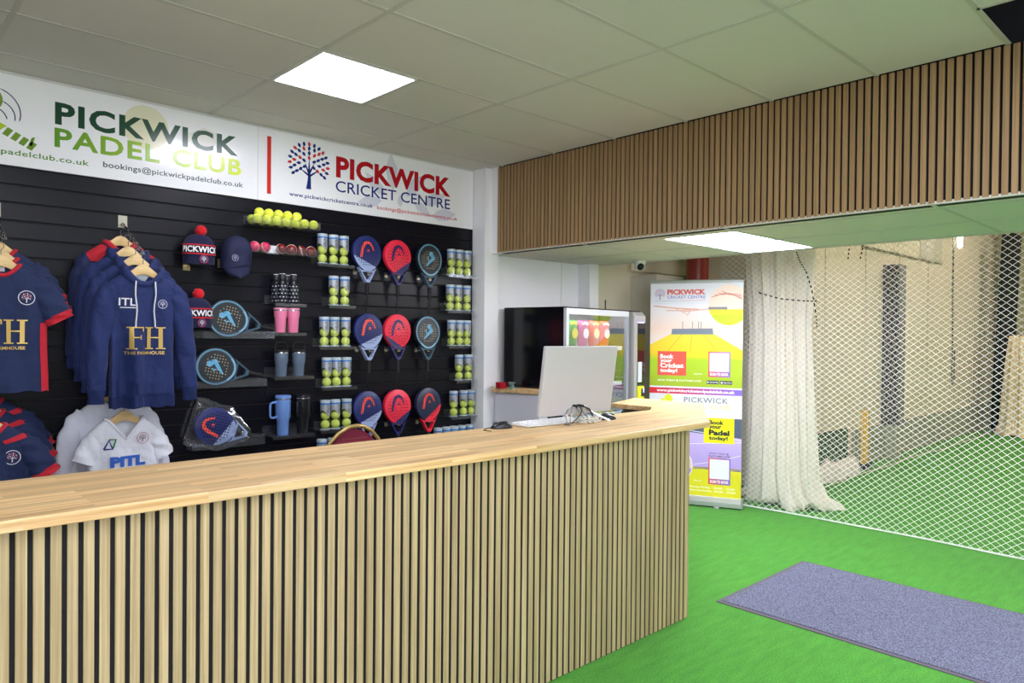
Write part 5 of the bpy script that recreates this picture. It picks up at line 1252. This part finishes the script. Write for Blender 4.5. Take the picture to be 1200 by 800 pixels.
# ================================================================== nets and hall equipment
M_net = mat('net_white', (236, 236, 236), .7)
M_net2 = mat('net_side', (196, 186, 170), .7)
def net_mesh(a0, a1, z0, z1, du, dv, r, wob, plane, base, seed, sides=3):
    """lattice of straight diagonal cords clipped to a rectangle, with a slow billow; plane 'x' hangs at x=base along y, 'y' at y=base along x"""
    mb = MB(); rnd = random.Random(seed); p = [rnd.uniform(0, 6) for _ in range(6)]
    def P(a, z):
        k = (z-z0)/(z1-z0)
        off = wob*(math.sin(1.3*a+p[0])*(1-.4*k)+.6*math.sin(2.9*a+1.1*z+p[1])*(1-k)+.35*math.sin(6*a+p[2]+2*z))
        a2 = a+.4*wob*math.sin(2.1*z+1.7*a+p[3]); z2 = z+.35*wob*math.sin(1.9*a+p[4])*min(1, (z-z0)*4)
        return (base+off, a2, z2) if plane == 'x' else (a2, base+off, z2)
    sl = dv/du
    for sgn in (1, -1):
        c = -(z1-z0)/sl if sgn > 0 else 0
        c0 = a0+(-(z1-z0)/sl if sgn > 0 else 0); c1 = a1+(0 if sgn > 0 else (z1-z0)/sl)
        k = 0
        while c0+k*du < c1:
            c = c0+k*du; k += 1     # z = z0 + sgn*sl*(a-c)
            lo, hi = (max(a0, c), min(a1, c+(z1-z0)/sl)) if sgn > 0 else (max(a0, c-(z1-z0)/sl), min(a1, c))
            if hi-lo < du*.2: continue
            n = max(2, int((hi-lo)/(du*1.5))+1); pts = []
            for i in range(n+1):
                a = lo+(hi-lo)*i/n; pts.append(P(a, z0+sgn*sl*(a-c)))
            mb.tube(pts, r, sides)
    return mb, P
nt_ = thing('practice_net', 'white knotted practice net hanging in front of the hall', 'net', (6.3, 2.0, 0))
nb, NP = net_mesh(.35-2.0, 3.72-2.0, .012, 3.6, .066, .050, .0024, .018, 'x', 0, 4)
stuff(nb.link('net_mesh', M_net, nt_))
MB().tube([NP(a, .012) for a in [-1.65+3.37*i/60 for i in range(61)]], .007, 6).link('bottom_rope', M_net, nt_, smooth=60)
MB().tube([NP(a, 3.6) for a in [-1.65+3.37*i/60 for i in range(61)]], .007, 6).link('top_rope', M_net, nt_, smooth=60)
def cordline(pts, nm='black_lacing'):
    m_ = MB(); P = [Vector(p) for p in pts]; out = []
    for i in range(len(P)-1):
        for q in range(8): out.append(P[i].lerp(P[i+1], q/8))
    out.append(P[-1])
    for i in range(0, len(out)-1, 2): m_.tube([out[i], out[i+1]], .0055, 5)
    stuff(m_.link(nm, M_black, nt_))
for pts in ([(2.965, 2.37), (2.93, 2.28), (2.875, 2.191), (2.819, 2.022), (2.778, 1.796), (2.77, 1.68)], [(3.32, 2.017), (3.11, 1.955), (2.90, 1.930), (2.757, 1.922)], [(2.50, 2.40), (2.514, 2.257)], [(2.385, 2.40), (2.416, 2.251)]):
    cordline([(-.018, y-2.0, z) for y, z in pts])
sn = thing('side_net', 'pale net hanging along the far side wall of the hall', 'net', (10.9, 3.29, 0))
sb_, SP = net_mesh(7.1-10.9, 14.25-10.9, .02, 3.9, .14, .105, .0016, .02, 'y', 0, 9)
stuff(sb_.link('net_mesh', M_net2, sn))
MB().tube([SP(a, .02) for a in [-3.8+7.15*i/60 for i in range(61)]], .007, 6).link('bottom_rope', M_net2, sn, smooth=60)
def gathered(name, label, loc, prof, folds, m, seed, sq=1.0, n=120):
    t = thing(name, label, 'net', loc); rnd = random.Random(seed); p = [rnd.uniform(0, 6) for _ in range(8)]; rings = []
    for z, rx, ry, ox, oy in prof:
        r_ = []
        for k in range(n):
            a = 2*PI*k/n
            w = 1+.13*math.sin(folds*a+p[0]+.25*z)+.08*math.sin((folds*2+1)*a+p[1]-.5*z)+.05*math.sin(5*a+p[2]+.8*z)
            if z < .25: w += (.25-z)*(.35*math.sin(9*a+p[3])+.3*math.sin(4*a+p[4]))
            r_.append((ox+rx*w*math.cos(a), oy+ry*w*math.sin(a), z+(.02*math.sin(6*a+p[5])+.02 if z < .1 else 0)))
        rings.append(r_)
    MB().loft(rings, True, True, True).link('net_bundle', m, t, smooth=85)
    return t
M_bundle = mat('bundled_net', (228, 219, 203), .95, var=.10, vscale=(60, 60, 14), bump=1.0, bscale=90)
prof = [(.0, .235, .40, .05, -.03), (.05, .23, .385, .04, -.03), (.13, .205, .33, .02, -.01), (.3, .19, .30, .0, .0), (.7, .185, .285, .0, .0), (1.2, .18, .27, .0, .01), (1.7, .17, .25, 0, .02), (2.1, .18, .27, 0, .03), (2.6, .2, .29, .0, .04), (3.4, .22, .34, .0, .05)]
gn = gathered('gathered_net', 'thick gathered white net hanging to the turf behind the roller banner', (6.64, 3.25, 0), prof, 13, M_bundle, 4)
prof2 = [(.0, .30, .30, .0, 0), (.06, .28, .28, 0, 0), (.2, .23, .23, 0, 0), (.7, .2, .2, 0, 0), (1.2, .17, .17, 0, 0), (1.62, .13, .13, 0, 0), (1.66, .12, .12, 0, 0)]
gathered('gathered_net', 'cream gathered net standing beside the dark pad at the far end of the hall', (14.3, 2.93, 0), prof2, 9, mat('bundled_cream', (232, 212, 184), .95, var=.1, vscale=(30, 30, 10), bump=.8, bscale=60), 8)
gathered('gathered_net', 'grey-green curtain of netting behind the cream bundle at the far end', (15.3, 2.4, 0), [(0, .36, .7, 0, 0), (1, .34, .68, 0, 0), (2.2, .3, .66, 0, 0), (3.4, .28, .66, 0, 0), (4.4, .28, .66, 0, 0)], 15, mat('bundled_olive', (176, 172, 140), .95, var=.08, vscale=(20, 20, 8)), 12)
pd = thing('post_pad', 'tall dark blue padded post at the far end of the hall', 'pad', (14.7, 3.28, 0))
MB().loft([[(.12*c-.0, .12*s+oy, z) for c, s in ((-1, -1), (1, -1), (1, 1), (-1, 1))] for z, oy in ((.0, .0), (1.7, -.07), (3.4, -.14))]).link('pad_cover', mat('pad_navy', (10, 9, 20), .7), pd, bevel=.015)
MB().tube([(0, -.14, 3.35), (0, -.16, 4.58)], .03, 8).link('post', M_black, pd)
wp_ = thing('wall_pad', 'dark grey padded pillar on the hall side wall above the base boards', 'pad', (10.32, 3.50, 0))
MB().box((-.12, -.09, .45), (.12, .115, 2.58)).link('pad_cover', mat('pad_grey', (120, 118, 124), .7), wp_, bevel=.012)
MB().box((-.136, -.088, .455), (-.12, .113, 2.575)).link('pad_face', mat('pad_violet', (58, 52, 76), .7), wp_)
MB().box((-.1, -.07, 0), (.1, .08, .45)).link('pillar_foot', mat('dado_greygreen', (0, 0, 0)), wp_)
st = thing('wickets', 'yellow spring-back wicket set on a dark base by the hall wall', 'wickets', (9.20, 3.45, 0))
for i in (-1, 0, 1): MB().lathe([(.019, .04), (.019, .70), (.014, .715)], 12, (i*.075, 0, 0)).link('stump', mat('stump_yellow', (232, 186, 60), .5), st, smooth=40)
MB().box((-.12, -.05, 0), (.12, .05, .07)).link('base', mat('stump_base', (50, 46, 60), .7), st, bevel=.008)
for i in (-.5, .5): MB().tube([(i*.075-.035, 0, .722), (i*.075+.035, 0, .722)], .008, 6).link('bail', mat('stump_yellow', (0, 0, 0)), st)
nh = thing('fallen_net', 'heap of white net lying along the foot of the hall wall', 'net', (8.38, 3.455, 0))
random.seed(21); hm = MB(); rings = []
for i in range(25):
    u = i/24; x = -.62+1.25*u; h = .20*(math.sin(PI*u)**.4)*(1+.25*math.sin(9*u)+.15*math.sin(23*u)); w = .10*(math.sin(PI*u)**.35)+.005
    rings.append([(x, w*math.cos(a)*(1+.12*math.sin(5*a+i)), max(.0, h*math.sin(a)*(1+.1*math.sin(7*a+i*1.3)))+.002) for a in [PI*k/14 for k in range(15)]])
hm.loft(rings, False).link('net_heap', mat('heap_white', (232, 222, 220), .95, bump=1, bscale=80), nh, smooth=80)
fm = thing('folded_mat', 'dark green folded turf mat leaning against the hall wall behind the net heap', 'mat', (8.62, 3.596, 0))
MB().box((-.55, -.012, 0), (.42, .012, .50)).link('turf_face', mat('dark_turf', (62, 92, 58), .95, var=.15, vscale=(30, 30, 30)), fm, bevel=.006)
lp = thing('hanging_lamp', 'bright bare lamp hanging high in the hall with its cord', 'lamp', (11.99, 3.2, 2.93))
MB().lathe([(.015, 0), (.034, .03), (.038, .14), (.034, .2), (.02, .22)], 16).link('bulb', emit('lamp_white', (255, 250, 240), 8), lp, smooth=60)
MB().lathe([(.035, .22), (.05, .24), (.05, .3), (.02, .33)], 16).link('holder', M_vgrey, lp, smooth=40)
MB().tube([(0, 0, .33), (0, 0, 1.64)], .006, 6).link('flex', M_black, lp)
cd = thing('pull_cord', 'dark cord hanging down the hall wall below the lamp', 'cord', (12.05, 3.3, .93))
MB().tube([(0, 0, 3.6), (.0, 0, 1.4), (.03, 0, .6), (.0, 0, .1), (.05, 0, .0), (.11, 0, .08), (.12, 0, .5)], .012, 5).link('cord', mat('cord_brown', (80, 72, 70), .8), cd)
